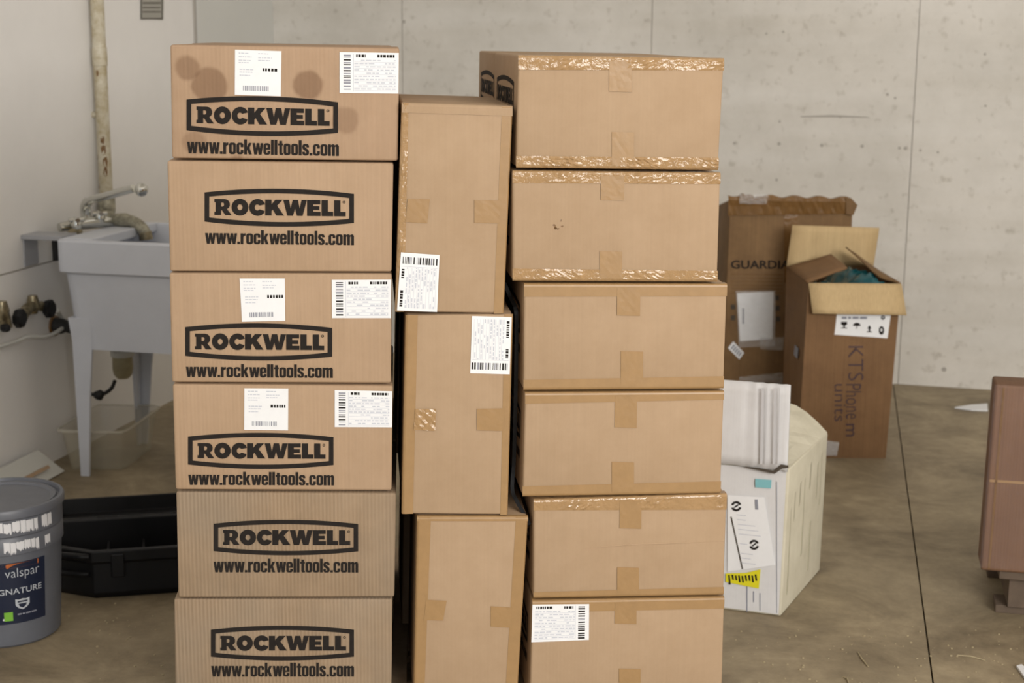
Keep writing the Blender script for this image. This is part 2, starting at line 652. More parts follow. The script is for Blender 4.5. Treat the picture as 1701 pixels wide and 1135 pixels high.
def logo_frame():
    """bowed oblong ring, 0..1 across, straight ends, arched top and bottom"""
    def outline(x0, x1, ye, yc, n=18):
        up = [(x0 + (x1 - x0) * k / n, 0.5 + ye + (yc - ye) * (1 - (2 * k / n - 1) ** 2)) for k in range(n + 1)]
        dn = [(x, 1 - y) for x, y in reversed(up)]
        return up + dn
    return curve_mesh([outline(0, 1, 0.385, 0.5), outline(0.031, 0.969, 0.275, 0.378)])


def oct_(x0, y0, x1, y1, c):
    return [(x0 + c, y0), (x1 - c, y0), (x1 - c * .3, y0 + c * .3), (x1, y0 + c), (x1, y1 - c), (x1 - c * .3, y1 - c * .3),
            (x1 - c, y1), (x0 + c, y1), (x0 + c * .3, y1 - c * .3), (x0, y1 - c), (x0, y0 + c), (x0 + c * .3, y0 + c * .3)]


# condensed heavy lower-case letters of the web address (ascender height 1)
GLY = {
    'o': (.39, [oct_(0, 0, .39, .77, .12), oct_(.15, .14, .24, .63, .035)]),
    'c': (.39, [[(.39, .48), (.39, .65), (.34, .74), (.27, .77), (.12, .77), (.05, .73), (0, .64), (0, .13), (.05, .04), (.12, 0),
                 (.27, 0), (.34, .03), (.39, .12), (.39, .30), (.24, .30), (.24, .16), (.22, .13), (.17, .13), (.15, .16),
                 (.15, .61), (.17, .64), (.22, .64), (.24, .61), (.24, .48)]]),
    'e': (.39, [[(.39, .34), (.15, .34), (.15, .16), (.17, .13), (.22, .13), (.24, .16), (.24, .26), (.39, .26), (.39, .12),
                 (.34, .03), (.27, 0), (.12, 0), (.05, .04), (0, .13), (0, .64), (.05, .73), (.12, .77), (.27, .77), (.34, .73),
                 (.39, .64)], [(.15, .45), (.24, .45), (.24, .61), (.22, .64), (.17, .64), (.15, .61)]]),
    'l': (.16, [[(0, 0), (.16, 0), (.16, 1), (0, 1)]]),
    '.': (.15, [[(0, 0), (.15, 0), (.15, .17), (0, .17)]]),
    't': (.28, [[(.07, .1), (.12, 0), (.28, 0), (.28, .12), (.23, .13), (.23, .64), (.28, .64), (.28, .77), (.23, .77), (.23, .94),
                 (.07, .94), (.07, .77), (0, .77), (0, .64), (.07, .64)]]),
    'r': (.29, [[(0, 0), (.16, 0), (.16, .5), (.2, .58), (.29, .6), (.29, .78), (.2, .76), (.16, .7), (.16, .77), (0, .77)]]),
    'k': (.44, [[(0, 0), (.16, 0), (.16, .25), (.19, .32), (.27, 0), (.44, 0), (.31, .45), (.43, .77), (.27, .77), (.16, .48),
                 (.16, 1), (0, 1)]]),
    'w': (.62, [[(.1, 0), (.26, 0), (.31, .38), (.36, 0), (.52, 0), (.62, .77), (.47, .77), (.43, .36), (.39, .77), (.24, .77),
                 (.19, .36), (.15, .77), (0, .77)]]),
    's': (.38, [[(0, .24), (.15, .24), (.15, .14), (.19, .12), (.23, .14), (.23, .22), (.19, .28), (.05, .40), (0, .5), (0, .64),
                 (.05, .73), (.12, .77), (.27, .77), (.34, .73), (.38, .64), (.38, .54), (.23, .54), (.23, .63), (.19, .65),
                 (.15, .63), (.15, .56), (.19, .51), (.33, .39), (.38, .29), (.38, .12), (.33, .03), (.26, 0), (.12, 0),
                 (.05, .03), (0, .12)]]),
    'm': (.62, [[(0, 0), (.16, 0), (.16, .58), (.19, .63), (.23, .6), (.23, 0), (.39, 0), (.39, .58), (.42, .63), (.46, .6),
                 (.46, 0), (.62, 0), (.62, .65), (.58, .74), (.52, .78), (.45, .76), (.39, .7), (.34, .77), (.28, .78), (.21, .76),
                 (.16, .7), (.16, .77), (0, .77)]]),
}


def address_line(body):
    S, x = [], 0.0
    for ch in body:
        wd, polys = GLY[ch]
        for p in polys:
            S.append([(x + a, b) for a, b in p])
        x += wd + (.012 if ch == 'w' else .045)
    return curve_mesh(S)


WORD, FRAME = logo_word(), logo_frame()
URL = address_line('www.rockwelltools.com')

# ------------------------------------------------------------------ the setting
LA = R(13.2)                       # left wall heading
U = Vector((math.sin(LA), math.cos(LA), 0))
NL = Vector((math.cos(LA), -math.sin(LA), 0))
A0 = fl(52, 786)
BA = R(15.0)                       # back wall heading
WB = fl(1490, 638)
BX = Vector((math.cos(BA), -math.sin(BA), 0))       # along the back wall, to the right
BN = Vector((-math.sin(BA), -math.cos(BA), 0))      # back wall normal, into the room
# corner of the two walls
den = U.x * (-BX.y) - U.y * (-BX.x)
dd = WB - A0
sc = (dd.x * (-BX.y) - dd.y * (-BX.x)) / den
CORNER = A0 + U * sc
CEIL = 4.2


def on_left(x, y, off=0.0):
    return hit(x, y, A0 + NL * off, NL)


def on_back(x, y, off=0.0):
    return hit(x, y, WB + BN * off, BN)


# floor: dark sub-base showing in the saw-cut joint, two slabs on it
floor = struct(MB().box(-8, 11, -6, 12, -0.12, -0.02).build('floor', 'joint_dark'))
J0, J1 = fl(1484, 640), fl(1550, 1135)
jd = (J0 - J1).normalized()
jn = Vector((jd.y, -jd.x, 0))
ja, jb = J1 - jd * 9.0, J0 + jd * 5.0
g = 0.0022
for sgn, far in ((-1, 9.0), (1, 9.0)):
    p = [ja + jn * sgn * g, jb + jn * sgn * g, jb + jn * sgn * far, ja + jn * sgn * far]
    q = [Vector((v.x, v.y, 0.0)) for v in p]
    MB().slab(q, (0, 0, -0.06)).build('slab', 'floor_concrete', floor)

# back wall of cast panels with open joints
wb_obj = struct(MB().hexa(
    [CORNER - BX * 0.3 - BN * 0.006, CORNER + BX * 11 - BN * 0.006, CORNER + BX * 11 - BN * 0.2, CORNER - BX * 0.3 - BN * 0.2],
    [v + Vector((0, 0, CEIL)) for v in
     (CORNER - BX * 0.3 - BN * 0.006, CORNER + BX * 11 - BN * 0.006, CORNER + BX * 11 - BN * 0.2, CORNER - BX * 0.3 - BN * 0.2)]
).build('wall_back', 'wall_joint'))
cuts = [0.0] + [(on_back(x, y) - CORNER).dot(BX) for x, y in ((668, 40), (1083, 40), (1523, 100))]
step = cuts[-1] - cuts[-2]
cuts += [cuts[-1] + step, cuts[-1] + 2 * step, cuts[-1] + 3 * step]
for i in range(len(cuts) - 1):
    a, b = cuts[i] + (0.0016 if i else -0.05), cuts[i + 1] - 0.0016
    base = [CORNER + BX * a, CORNER + BX * b, CORNER + BX * b - BN * 0.05, CORNER + BX * a - BN * 0.05]
    MB().hexa([Vector((v.x, v.y, -0.01)) for v in base], [Vector((v.x, v.y, CEIL)) for v in base]).build(
        'panel', 'cast_concrete', wb_obj)
# form-tie holes and pits in the concrete
th = MB()
for (x, y, r) in ((1220, 238, 5), (1294, 239, 6), (1365, 241.5, 6), (1432, 243, 6), (1494, 246, 5), (1504, 246.5, 6),
                  (1295, 202, 4), (1396, 194, 5), (1290, 299, 5), (1568, 600, 0), (1568, 614, 8), (1636, 90, 4), (1637, 176, 4),
                  (1273, 56, 4), (1301, 53, 4), (1474, 157, 5), (1487, 163, 4), (1529, 250, 4), (1558, 253, 4), (671, 36, 6)):
    if r == 0:
        continue
    c = on_back(x, y)
    rr = r * 0.5 * 7.0 / FPX
    th.slab([c + BX * rr * math.cos(k * math.pi / 4) + Vector((0, 0, rr * math.sin(k * math.pi / 4))) for k in range(8)],
            BN * 0.0008)
# the scrape left by a form board
pts = [on_back(x, y) for x, y in ((1330, 193), (1382, 191), (1440, 194), (1446, 196), (1390, 195), (1330, 195))]
th.slab(pts, BN * 0.0006)
o = th.build('pit', 'wall_joint', wb_obj)
o['kind'] = 'stuff'

# left wall, painted
wl = [CORNER - U * 13, CORNER + U * 0.1, CORNER + U * 0.1 - NL * 0.2, CORNER - U * 13 - NL * 0.2]
wl_obj = struct(MB().hexa([Vector((v.x, v.y, -0.01)) for v in wl], [Vector((v.x, v.y, CEIL)) for v in wl]).build(
    'wall_left', 'wall_paint'))
# sheet joint in the wall lining, passing behind the tub
ja_, jb_ = on_left(0, 458), on_left(120, 424)
zz = (ja_.z + jb_.z) / 2
pa = [A0 - U * 3 + Vector((0, 0, zz - 0.003)), A0 + U * 1.2 + Vector((0, 0, zz - 0.003)),
      A0 + U * 1.2 + Vector((0, 0, zz + 0.003)), A0 - U * 3 + Vector((0, 0, zz + 0.003))]
struct(MB().slab(pa, NL * 0.0015).build('trim_1', 'wall_joint'))
# right wall and ceiling, outside the frame
rb = CORNER + BX * 8.5
rw = [rb, rb - U * 13, rb - U * 13 + NL * 0.2, rb + NL * 0.2]
struct(MB().hexa([Vector((v.x, v.y, -0.01)) for v in rw], [Vector((v.x, v.y, CEIL)) for v in rw]).build(
    'wall_right', 'cast_concrete'))
cl = [CORNER - NL * 0.3 - U * 13, CORNER + BX * 9 - U * 13, CORNER + BX * 9 + U * 3, CORNER - NL * 0.3 + U * 0.4]
struct(MB().slab([Vector((v.x, v.y, CEIL)) for v in cl], (0, 0, 0.15)).build('ceiling', 'wall_paint'))

# door in the far end of the left wall: leaf + casing
d0, d1, d2 = [(on_left(x, 40) - A0).dot(U) for x in (322, 451, 463.5)]


def lwbox(s0, s1, z0, z1, o0, o1):
    b = [A0 + U * s0 + NL * o0, A0 + U * s0 + NL * o1, A0 + U * s1 + NL * o1, A0 + U * s1 + NL * o0]
    return MB().hexa([Vector((v.x, v.y, z0)) for v in b], [Vector((v.x, v.y, z1)) for v in b])


DT = thing('door_1', 'grey painted door at the far end of the white wall', 'door', A0 + U * d0)
del DT['label'], DT['category']
struct(DT)


def rel(o, par):
    """keep a mesh built in world space in place under a parent that is not at the origin"""
    o.parent = par
    m = Matrix.Translation(par.location) @ par.rotation_euler.to_matrix().to_4x4()
    o.matrix_parent_inverse = m.inverted()
    return o


rel(lwbox(d0 + 0.012, d1, 0.01, 2.05, 0.0, 0.012).build('leaf', 'door_paint', bevel=0.002), DT)
rel(lwbox(d0 - 0.004, d0 + 0.008, 0.0, 2.06, 0.0, 0.010).build('jamb', 'wall_joint'), DT)
rel(lwbox(d1 + 0.006, d2, 0.0, 2.12, 0.0, 0.03).build('casing', 'frame_paint', bevel=0.003), DT)
rel(lwbox(d0, d2, 2.06, 2.12, 0.0, 0.03).build('casing', 'frame_paint', bevel=0.003), DT)

# ------------------------------------------------------------------ cartons
BEV = 0.005


class Carton:
    """a carton whose front face is the quad (TL, TR, BR, BL) seen on a plane of heading yaw, dist metres away"""

    def __init__(s, name, label, quad, dist, yaw, depth, mat, group=None, cat='cardboard box', ref=None):
        yaw = R(yaw)
        s.n = Vector((math.sin(yaw), -math.cos(yaw), 0))
        s.wx = Vector((math.cos(yaw), math.sin(yaw), 0))
        s.p0 = Vector((ref, dist, 0)) if ref is not None else Vector((0, dist, 0))
        q = [hit(x, y, s.p0, s.n) for x, y in quad]
        s.base = (q[2] + q[3]) / 2
        s.base.z = min(q[2].z, q[3].z)
        s.o = thing(name, label, cat, s.base, yaw, group)
        s.c = [s._l(p) for p in q]
        s.depth = depth
        m = MB()
        (tlx, tlz), (trx, trz), (brx, brz), (blx, blz) = s.c
        m.hexa([(blx, 0, blz), (brx, 0, brz), (brx, depth, brz), (blx, depth, blz)],
               [(tlx, 0, tlz), (trx, 0, trz), (trx, depth, trz), (tlx, depth, tlz)])
        s.body = m.build('body', mat, s.o, smooth=True, bevel=BEV, bseg=3)

    def _l(s, p):
        d = p - s.base
        return (d.dot(s.wx), d.z)

    def loc(s, x, y):
        return s._l(hit(x, y, s.p0, s.n))

    def corner_lerp(s, side, t):
        tl, tr, br, bl = [Vector(c) for c in s.c]
        a, b = {'top': (tl, tr), 'bottom': (bl, br), 'left': (tl, bl), 'right': (tr, br)}[side]
        return a.lerp(b, t)

    def plate(s, name, mat, pxquad, off=0.0, th=0.0005, parent=None):
        pts = [s.loc(x, y) for x, y in pxquad]
        m = MB()
        m.slab([(a, -off, b) for a, b in pts], (0, -th, 0))
        return m.build(name, mat, parent or s.o)

    def flat(s, name, mat, vf, px, off=0.0012, parent=None):
        """2-D lettering with u,v mapped by px(u,v) -> pixel on the face"""
        vs, fs = vf
        m = MB()
        m.v = []
        for u, v in vs:
            x, y = px(u, v)
            a, b = s.loc(x, y)
            m.v.append((a, -off, b))
        m.f = list(fs)
        return m.build(name, mat, parent or s.o)

    def edge_tape(s, side, in0, in1, crinkle=0.0, t0=0.0, t1=1.0, mat='tape_tan', n=70):
        """tape along one edge of the front face, folded over onto the neighbouring face; in0, in1: inner edge pixels"""
        a, b = Vector(s.loc(*in0)), Vector(s.loc(*in1))
        e0, e1 = s.corner_lerp(side, t0), s.corner_lerp(side, t1)
        eps = 0.0006 if side in ('left', 'right') else 0.0010
        rows = []
        for i in range(n + 1):
            t = i / n
            E = e0.lerp(e1, t)
            I = a.lerp(b, t)
            inn = I - E
            if side in ('top', 'bottom'):
                inn = Vector((0, inn.y))
            else:
                inn = Vector((inn.x, 0))
            wlen = inn.length
            d = inn / wlen
            col = []
            for k in range(6):
                q = E + d * (wlen + (BEV - wlen) * k / 5)
                jit = crinkle * random.random() * max(0.0, math.sin(i * .23 + e0.x * 40) + .35) if k else 0
                col.append((q.x, -eps - jit, q.y))
            for ph in (30, 60, 90):
                rr = BEV + eps
                q = E + d * (BEV - rr * math.sin(R(ph)))
                col.append((q.x, BEV - rr * math.cos(R(ph)), q.y))
            q = E + d * (-eps)
            col.append((q.x, min(wlen * 0.9, 0.022) if side != 'bottom' else BEV + 0.002, q.y))
            rows.append(col)
        m = MB()
        k = len(rows[0])
        for r in rows:
            m.v += r
        for i in range(n):
            for j in range(k - 1):
                m.f.append((i * k + j, i * k + j + 1, (i + 1) * k + j + 1, (i + 1) * k + j))
        return m.build('tape', mat if crinkle == 0 else 'tape_crinkled', s.o)

    def tab(s, pxquad, crinkle=0.0):
        """short tape end; slightly uneven plate"""
        pts = [Vector(s.loc(x, y)) for x, y in pxquad]
        m = MB()
        n = 6
        for i in range(n + 1):
            for j in range(n + 1):
                q = pts[0].lerp(pts[1], i / n).lerp(pts[3].lerp(pts[2], i / n), j / n)
                m.v.append((q.x, -0.0014 - random.random() * (0.0003 + crinkle), q.y))
        for i in range(n):
            for j in range(n):
                a = i * (n + 1) + j
                m.f.append((a, a + n + 1, a + n + 2, a + 1))
        return m.build('tape_end', 'tape_tan' if not crinkle else 'tape_crinkled', s.o)

    def logo(s, x0, x1, yc, h, slope, url_top, url_bot, ux0=None, ux1=None):
        s.flat('logo_frame', 'ink_black', FRAME, lambda u, v: (x0 + u * (x1 - x0), yc - h / 2 + v * h + slope * (u - 0.5) * (x1 - x0)))
        wx0, wx1 = x0 + 0.066 * (x1 - x0), x0 + 0.945 * (x1 - x0)
        wh = h * 0.445
        s.flat('logo_lettering', 'ink_black', WORD,
               lambda u, v: (wx0 + u * (wx1 - wx0), yc - wh / 2 + v * wh + slope * (u - 0.5) * (x1 - x0)))
        a0, a1 = ux0 or x0 + 1, ux1 or x1 + 1
        s.flat('web_address', 'ink_black', URL,
               lambda u, v: (a0 + u * (a1 - a0), url_top + v * (url_bot - url_top) + slope * (u - 0.5) * (x1 - x0)))

    def label(s, quad, layout, rot=0, seed=0, lift=0.0):
        lb = s.plate('shipping_label', 'label_paper', quad, off=0.0009 + lift, th=0.0004)
        rnd = random.Random(seed)
        q = [Vector(p) for p in quad]

        def px(u, v):
            for _ in range(rot):
                u, v = 1 - v, u        # quarter turn clockwise
            return q[0].lerp(q[1], u).lerp(q[3].lerp(q[2], u), v)
        dark, grey, pale = [], [], []
        if layout == 'address':
            for (u0, u1, v) in ((.08, .3, .06), (.5, .72, .06), (.08, .36, .14), (.5, .8, .15), (.08, .35, .22), (.5, .75, .21),
                                (.08, .3, .27), (.1, .38, .48), (.1, .33, .55), (.1, .4, .42)):
                u = u0
                while u < u1:
                    wd = rnd.uniform(.03, .08)
                    pale.append((u, v, min(u + wd, u1), v + .022))
                    u += wd + .015
            u = .6
            while u < .92:
                wd = rnd.uniform(.03, .06)
                dark.append((u, .39, u + wd, .46))
                u += wd + .02
            u = .18
            while u < .74:
                wd = rnd.uniform(.008, .03)
                grey.append((u, .79, u + wd, .9))
                u += wd + rnd.uniform(.008, .025)
        else:
            m = (lambda a, b: (a, b)) if layout == 'table' else (lambda a, b: (1 - b, 1 - a))
            u = .05
            v = .06
            while v < .94:
                h = rnd.uniform(.012, .045)
                a, b = m(.07, .19)
                (dark if rnd.random() < .55 else grey).append((a, v, b, v + h))
                v += h + rnd.uniform(.012, .05)
            for (c0, c1) in ((.28, .44), (.64, .93)):
                a, b = m(c0, c1)
                u = a
                while u < b:
                    wd = rnd.uniform(.02, .05)
                    dark.append((u, .05, min(u + wd, b), .12))
                    u += wd + .012
            for k in range(10):
                v = .18 + k * .078
                a, b = m(.25, .95)
                pale.append((a, v + .05, b, v + .058))
                u = a
                while u < b:
                    wd = rnd.uniform(.03, .1)
                    if rnd.random() < .75:
                        pale.append((u, v, min(u + wd, b), v + .03))
                    u += wd + .02
            a, b = m(.235, .242)
            pale.append((a, .04, b, .96))
        for nm, mt, rs in (('printed_code', 'ink_black', dark), ('barcode', 'ink_grey', grey), ('printed_text', 'ink_pale', pale)):
            if not rs:
                continue
            mb = MB()
            for (u0, v0, u1, v1) in rs:
                pts = [s.loc(*px(*c)) for c in ((u0, v0), (u1, v0), (u1, v1), (u0, v1))]
                mb.add([(a, -0.0015 - lift, b) for a, b in pts], [(0, 1, 2, 3)])
            mb.build(nm, mt, lb)['kind'] = 'stuff'
        return lb


LD, MD, RD = 3.03, 3.045, 3.045
LY, MY, RY = 4.4, 5.4, 6.6
stain_px = [(311, 113, 21, .55), (348, 142, 30, .6), (512, 141, 25, .62), (574, 200, 23, .42), (322, 236, 20, .38), (395, 267, 12, .5)]
Lq = [[(282.5, 74), (663.5, 80), (661, 267.5), (285.5, 263)],
      [(277.5, 267), (653.5, 271), (650.5, 452), (282, 451)],
      [(281, 453.5), (651, 455), (649.5, 637), (285.5, 635.5)],
      [(286.5, 638.5), (652.5, 641), (650.5, 815.5), (291.5, 814)],
      [(292.5, 817.5), (658, 820), (655, 992.5), (296, 993.5)],
      [(289, 996), (652, 996), (650, 1166), (291, 1167)]]
Llab = ['brown logo carton with dark round oil spots, topmost of the logo stack',
        'clean brown logo carton without labels, second from the top of the logo stack',
        'brown logo carton with two white labels, third from the top of the logo stack',
        'brown logo carton with two white labels, fourth from the top of the logo stack',
        'dusty ribbed logo carton, second from the bottom of the logo stack',
        'dusty ribbed logo carton at the bottom of the logo stack, on the pallet']
logos = [(310, 561.5, 193, 66, .018, 232, 257, 311, 563),
         (340, 588, 345, 63, .010, 383, 406, 341, 588),
         (308, 552, 568, 62, .006, 605, 627, 309, 553),
         (312.5, 554, 749, 60, .004, 784, 806, 313, 555),
         (355, 595, 893, 59, .002, 928, 951, 355, 595),
         (350.5, 588, 1068.5, 58, .000, 1101, 1124, 351, 588)]
GL = 'logo cartons stacked on the pallet'
Lc = []
for i, q in enumerate(Lq):
    mat = 'kraft_logo' if i < 4 else 'kraft_dusty'
    c = Carton('logo_carton', Llab[i], q, LD, LY, 0.425, mat, GL, ref=-0.45)
    if i == 0:
        st = []
        for (x, y, r, k) in stain_px:
            a, b = c.loc(x, y)
            a2, _ = c.loc(x + r, y)
            st.append((a, b, abs(a2 - a), k))
        cardboard('kraft_spotted', (0.42, 0.288, 0.188), (0.375, 0.25, 0.158), flute=0.09, streak=0.18, stains=st)
        c.body.data.materials[0] = MATS['kraft_spotted']
    c.logo(*logos[i])
    Lc.append(c)
Lc[0].label([(390.5, 82.5), (467.5, 85), (466.5, 160), (390, 157.5)], 'address', seed=1)
Lc[0].label([(564, 86.5), (662.5, 88), (662, 155.5), (564, 154.5)], 'table', seed=2)
Lc[2].label([(398, 462.5), (473, 462.5), (474, 533), (402, 534.5)], 'address', seed=3)
Lc[2].label([(551, 465), (650, 464.5), (649.5, 528.5), (551.5, 528.5)], 'table', seed=4)
Lc[3].label([(406, 645), (479, 645.5), (478.5, 715), (405.5, 714)], 'address', seed=5)
Lc[3].label([(556, 648), (651.5, 650), (651, 710), (556, 709.5)], 'table', seed=6)

# upright cartons in the middle
Mq = [[(667.5, 171), (851.5, 177), (836.5, 521), (656.5, 518)],
      [(674, 523.5), (852, 522), (843, 855.5), (667.5, 854)],
      [(693, 858.5), (877, 858.5), (858, 1172), (687, 1174)]]
Mlab = ['carton standing upright on top of the middle stack, label low on its front',
        'carton standing upright in the middle of its stack, label high on its front',
        'unlabelled carton standing upright at the bottom of the middle stack']
GM = 'cartons standing upright in the middle stack'
Mc = [Carton('upright_carton', Mlab[i], q, MD, MY, 0.455, 'kraft_plain', GM, ref=-0.1) for i, q in enumerate(Mq)]
m = Mc[0]
m.edge_tape('left', (679, 171), (671, 518), crinkle=0.0018)
m.edge_tape('right', (834, 177), (820, 521))
m.edge_tape('top', (667, 187), (851, 193), mat='kraft_plain')
m.tab([(677, 330), (714, 331), (710, 371), (674, 369)])
m.tab([(788, 332), (832, 333), (829, 371), (788, 370)])
m.label([(666, 419), (730, 423.5), (726, 518), (659.5, 515.5)], 'table_right', rot=3, seed=7, lift=0.0022)
m = Mc[1]
m.edge_tape('left', (694, 524), (686, 854))
m.edge_tape('right', (838, 522), (831, 855))
m.tab([(690, 679), (724, 679), (723, 715.5), (687, 714)], crinkle=0.002)
m.tab([(792, 679), (838, 678), (836, 716), (792, 715)])
m.label([(784, 525), (850, 527), (846.5, 622), (781, 620)], 'table_right', rot=1, seed=8)
m = Mc[2]
m.edge_tape('left', (716, 858), (704, 1172))
m.edge_tape('right', (857, 858), (838, 1172))
m.edge_tape('top', (693, 866), (877, 866), mat='tape_tan')
m.tab([(708, 996), (742, 998), (736, 1031), (704, 1030)])
m.tab([(815, 1007), (850, 1009), (848, 1043), (815, 1041)])

# taped cartons at the right
Rq = [[(861, 92), (1203, 97.5), (1193, 282), (857.5, 278.5)],
      [(851.5, 284), (1197, 287.5), (1191.5, 468), (851.5, 466.5)],
      [(870.5, 472), (1208, 472.5), (1202, 645.5), (869.5, 648)],
      [(872.5, 653), (1203, 650.5), (1197, 819.5), (868, 825)],
      [(886.5, 831), (1207.5, 821), (1202, 988.5), (886, 994)],
      [(884.5, 999), (1203.5, 992.5), (1199, 1160), (880, 1168)]]
Rlab = ['taped carton with shiny wrinkled tape, topmost of the wide right stack',
        'taped carton with a small scuff, second from the top of the right stack',
        'taped carton, third from the top of the right stack',
        'taped carton, fourth from the top of the right stack',
        'taped carton with a long crease, second from the bottom of the right stack',
        'taped carton with a white label at the bottom of the right stack']
GR = 'taped cartons in the right stack'
Rc = [Carton('taped_carton', Rlab[i], q, RD, RY, 0.455, 'kraft_plain', GR, ref=0.01) for i, q in enumerate(Rq)]
# inner edges of top tape (left y, right y), bottom tape, and tape ends
Rt = [((116, 117), (259, 262), (1012, 1049.5, 152), (1016, 1053, 219), .0016, .003),
      ((304, 306), (446, 450), (998, 1037, 332), (996, 1033, 417), .0014, .0016),
      ((493, 492), (631, 625), (1025, 1063.5, 524), (1031, 1068, 583), 0, 0),
      ((671, 664), (808, 799.5), (1021.5, 1058, 710), (1016, 1053, 767), .0, 0),
      ((848, 847), (984, 975), (1029.5, 1065.5, 877.5), (1025, 1061, 942), .0014, 0),
      ((1018, 1011), (1146, 1140), (1021.5, 1057.5, 1036), (1028, 1064, 1110.5), 0, 0)]
for c, q, (tt, bb, t1, t2, k1, k2) in zip(Rc, Rq, Rt):
    c.edge_tape('top', (q[0][0], tt[0]), (q[1][0], tt[1]), crinkle=k1)
    c.edge_tape('bottom', (q[3][0], bb[0]), (q[2][0], bb[1]), crinkle=k2)
    yt = (q[0][1] + q[1][1]) / 2 + 6
    yb = (q[2][1] + q[3][1]) / 2 - 5
    c.tab([(t1[0], yt), (t1[1], yt), (t1[1] - .5, t1[2] + 1), (t1[0] - .5, t1[2])])
    c.tab([(t2[0], t2[2]), (t2[1], t2[2] + 1), (t2[1], yb), (t2[0], yb)])
Rc[5].label([(884.5, 1004.5), (978.5, 1003.5), (978, 1063), (882.5, 1067)], 'table_right', seed=9)
# long crease and scuff
cr = [Rc[4].loc(x, y) for x, y in ((962, 913), (1000, 909), (1050, 905), (1120, 903), (1203, 899))]
MB().tube([(a, 0.0004, b) for a, b in cr], [0.0004, 0.0013, 0.0016, 0.0014, 0.0008], seg=8).build('crease', 'kraft_plain', Rc[4].o, smooth=True)
sm = MB()
for k in range(7):
    a, b = Rc[1].loc(919 + random.uniform(0, 15), 366 + random.uniform(0, 15))
    sm.slab([(a + 0.004 * math.cos(j * 1.05) * random.uniform(.3, 1), -0.0001, b + 0.003 * math.sin(j * 1.05) * random.uniform(.3, 1)) for j in range(6)], (0, -0.0004, 0))
sm.build('scuff', 'tape_brown', Rc[1].o)

# back row of the pallet load: same cartons, seen only over and between the front ones


def back_carton(src, gap, label, group, dx=0.0):
    o = src.o.copy()
    COL.objects.link(o)
    o.name = 'back_carton'
    dirb = -src.n
    o.location = src.base + dirb * (src.depth + gap) + src.wx * dx
    tag(o, label, 'cardboard box', group)
    b = src.body.copy()
    COL.objects.link(b)
    b.parent = o
    return o


for c, dx in zip(Lc, (-.018, -.012, -.010, -.006, .002, .006)):
    back_carton(c, 0.012, ('topmost ' if c is Lc[0] else '') + 'brown carton in the back row behind the logo stack' + ('' if c is Lc[0] else ', under the topmost one'), 'cartons in the back row behind the logo stack', dx)
for c, dx in zip(Mc, (-.001, -.004, -.016)):
    bo = back_carton(c, 0.012, ('topmost ' if c is Mc[0] else '') + 'brown carton in the back row behind the upright cartons' + ('' if c is Mc[0] else ', under the topmost one'), 'cartons in the back row behind the upright cartons', dx)
    if c is Mc[0]:
        bo.children[0].scale = (1, 1, .962)


def side_logo(c, parent, inv=True):
    """the printed long side (left face) of a taped carton: ring, lettering, address"""
    (tlx, tlz), _, _, (blx, blz) = c.c
    def mp(u, v, off):
        # u from far (left as read) to near
        y = c.depth * (0.86 - 0.72 * u)
        z = blz + (tlz - blz) * (0.80 - 0.36 * v)
        t = (z - blz) / (tlz - blz)
        x = blx + (tlx - blx) * t - off
        return (x, y, z)
    for nm, (vs, fs), box in (('logo_frame', FRAME, (0, 1, 0, 1)), ('logo_lettering', WORD, (.066, .945, .28, .72)),
                              ('web_address', URL, (0, 1, 1.12, 1.42))):
        mb = MB()
        mb.v = [mp(box[0] + u * (box[1] - box[0]), box[2] + v * (box[3] - box[2]), 0.0008) for u, v in vs]
        mb.f = list(fs)
        mb.build(nm, 'ink_black', parent)


for i, c in enumerate(Rc):
    side_logo(c, c.o)
    bo = back_carton(c, 0.014, 'carton with a logo on its side, topmost in the back row behind the taped cartons' if i == 0 else
                     'plain-fronted brown carton in the back row behind the taped cartons, under the topmost one', 'cartons in the back row behind the taped cartons', .008 if i != 1 else .014)
    if i == 0:
        side_logo(c, bo)

# ------------------------------------------------------------------ pallet under the load
PY = R(3.0)
pal = thing('wooden_pallet', 'wooden pallet under the stacks of brown cartons', 'pallet', Vector((0.0, 3.14, 0)) - Vector((0.02, 0, 0)), PY)
e = fl(675, 1121, .135) - pal.location
ex = e.x * math.cos(PY) + e.y * math.sin(PY)
wbd = 0.098
xs = [ex - wbd / 2 + k * 0.152 for k in range(-2, 5)]
zb = min(c.base.z for c in Lc + Mc + Rc) - 0.0015
for x in xs:
    MB().box(x - wbd / 2, x + wbd / 2, 0.0, 0.96, zb - 0.018, zb).build('deck_board', 'pallet_wood', pal, bevel=0.002)
for y in (0.05, 0.46, 0.86):
    MB().box(xs[0] - wbd / 2, xs[-1] + wbd / 2, y, y + 0.045, 0.018, zb - 0.018).build('stringer', 'pallet_wood', pal, bevel=0.002)
for y in (0.02, 0.43, 0.83):
    MB().box(xs[0] - wbd / 2, xs[-1] + wbd / 2, y, y + 0.1, 0.0, 0.018).build('bottom_board', 'pallet_wood', pal, bevel=0.002)

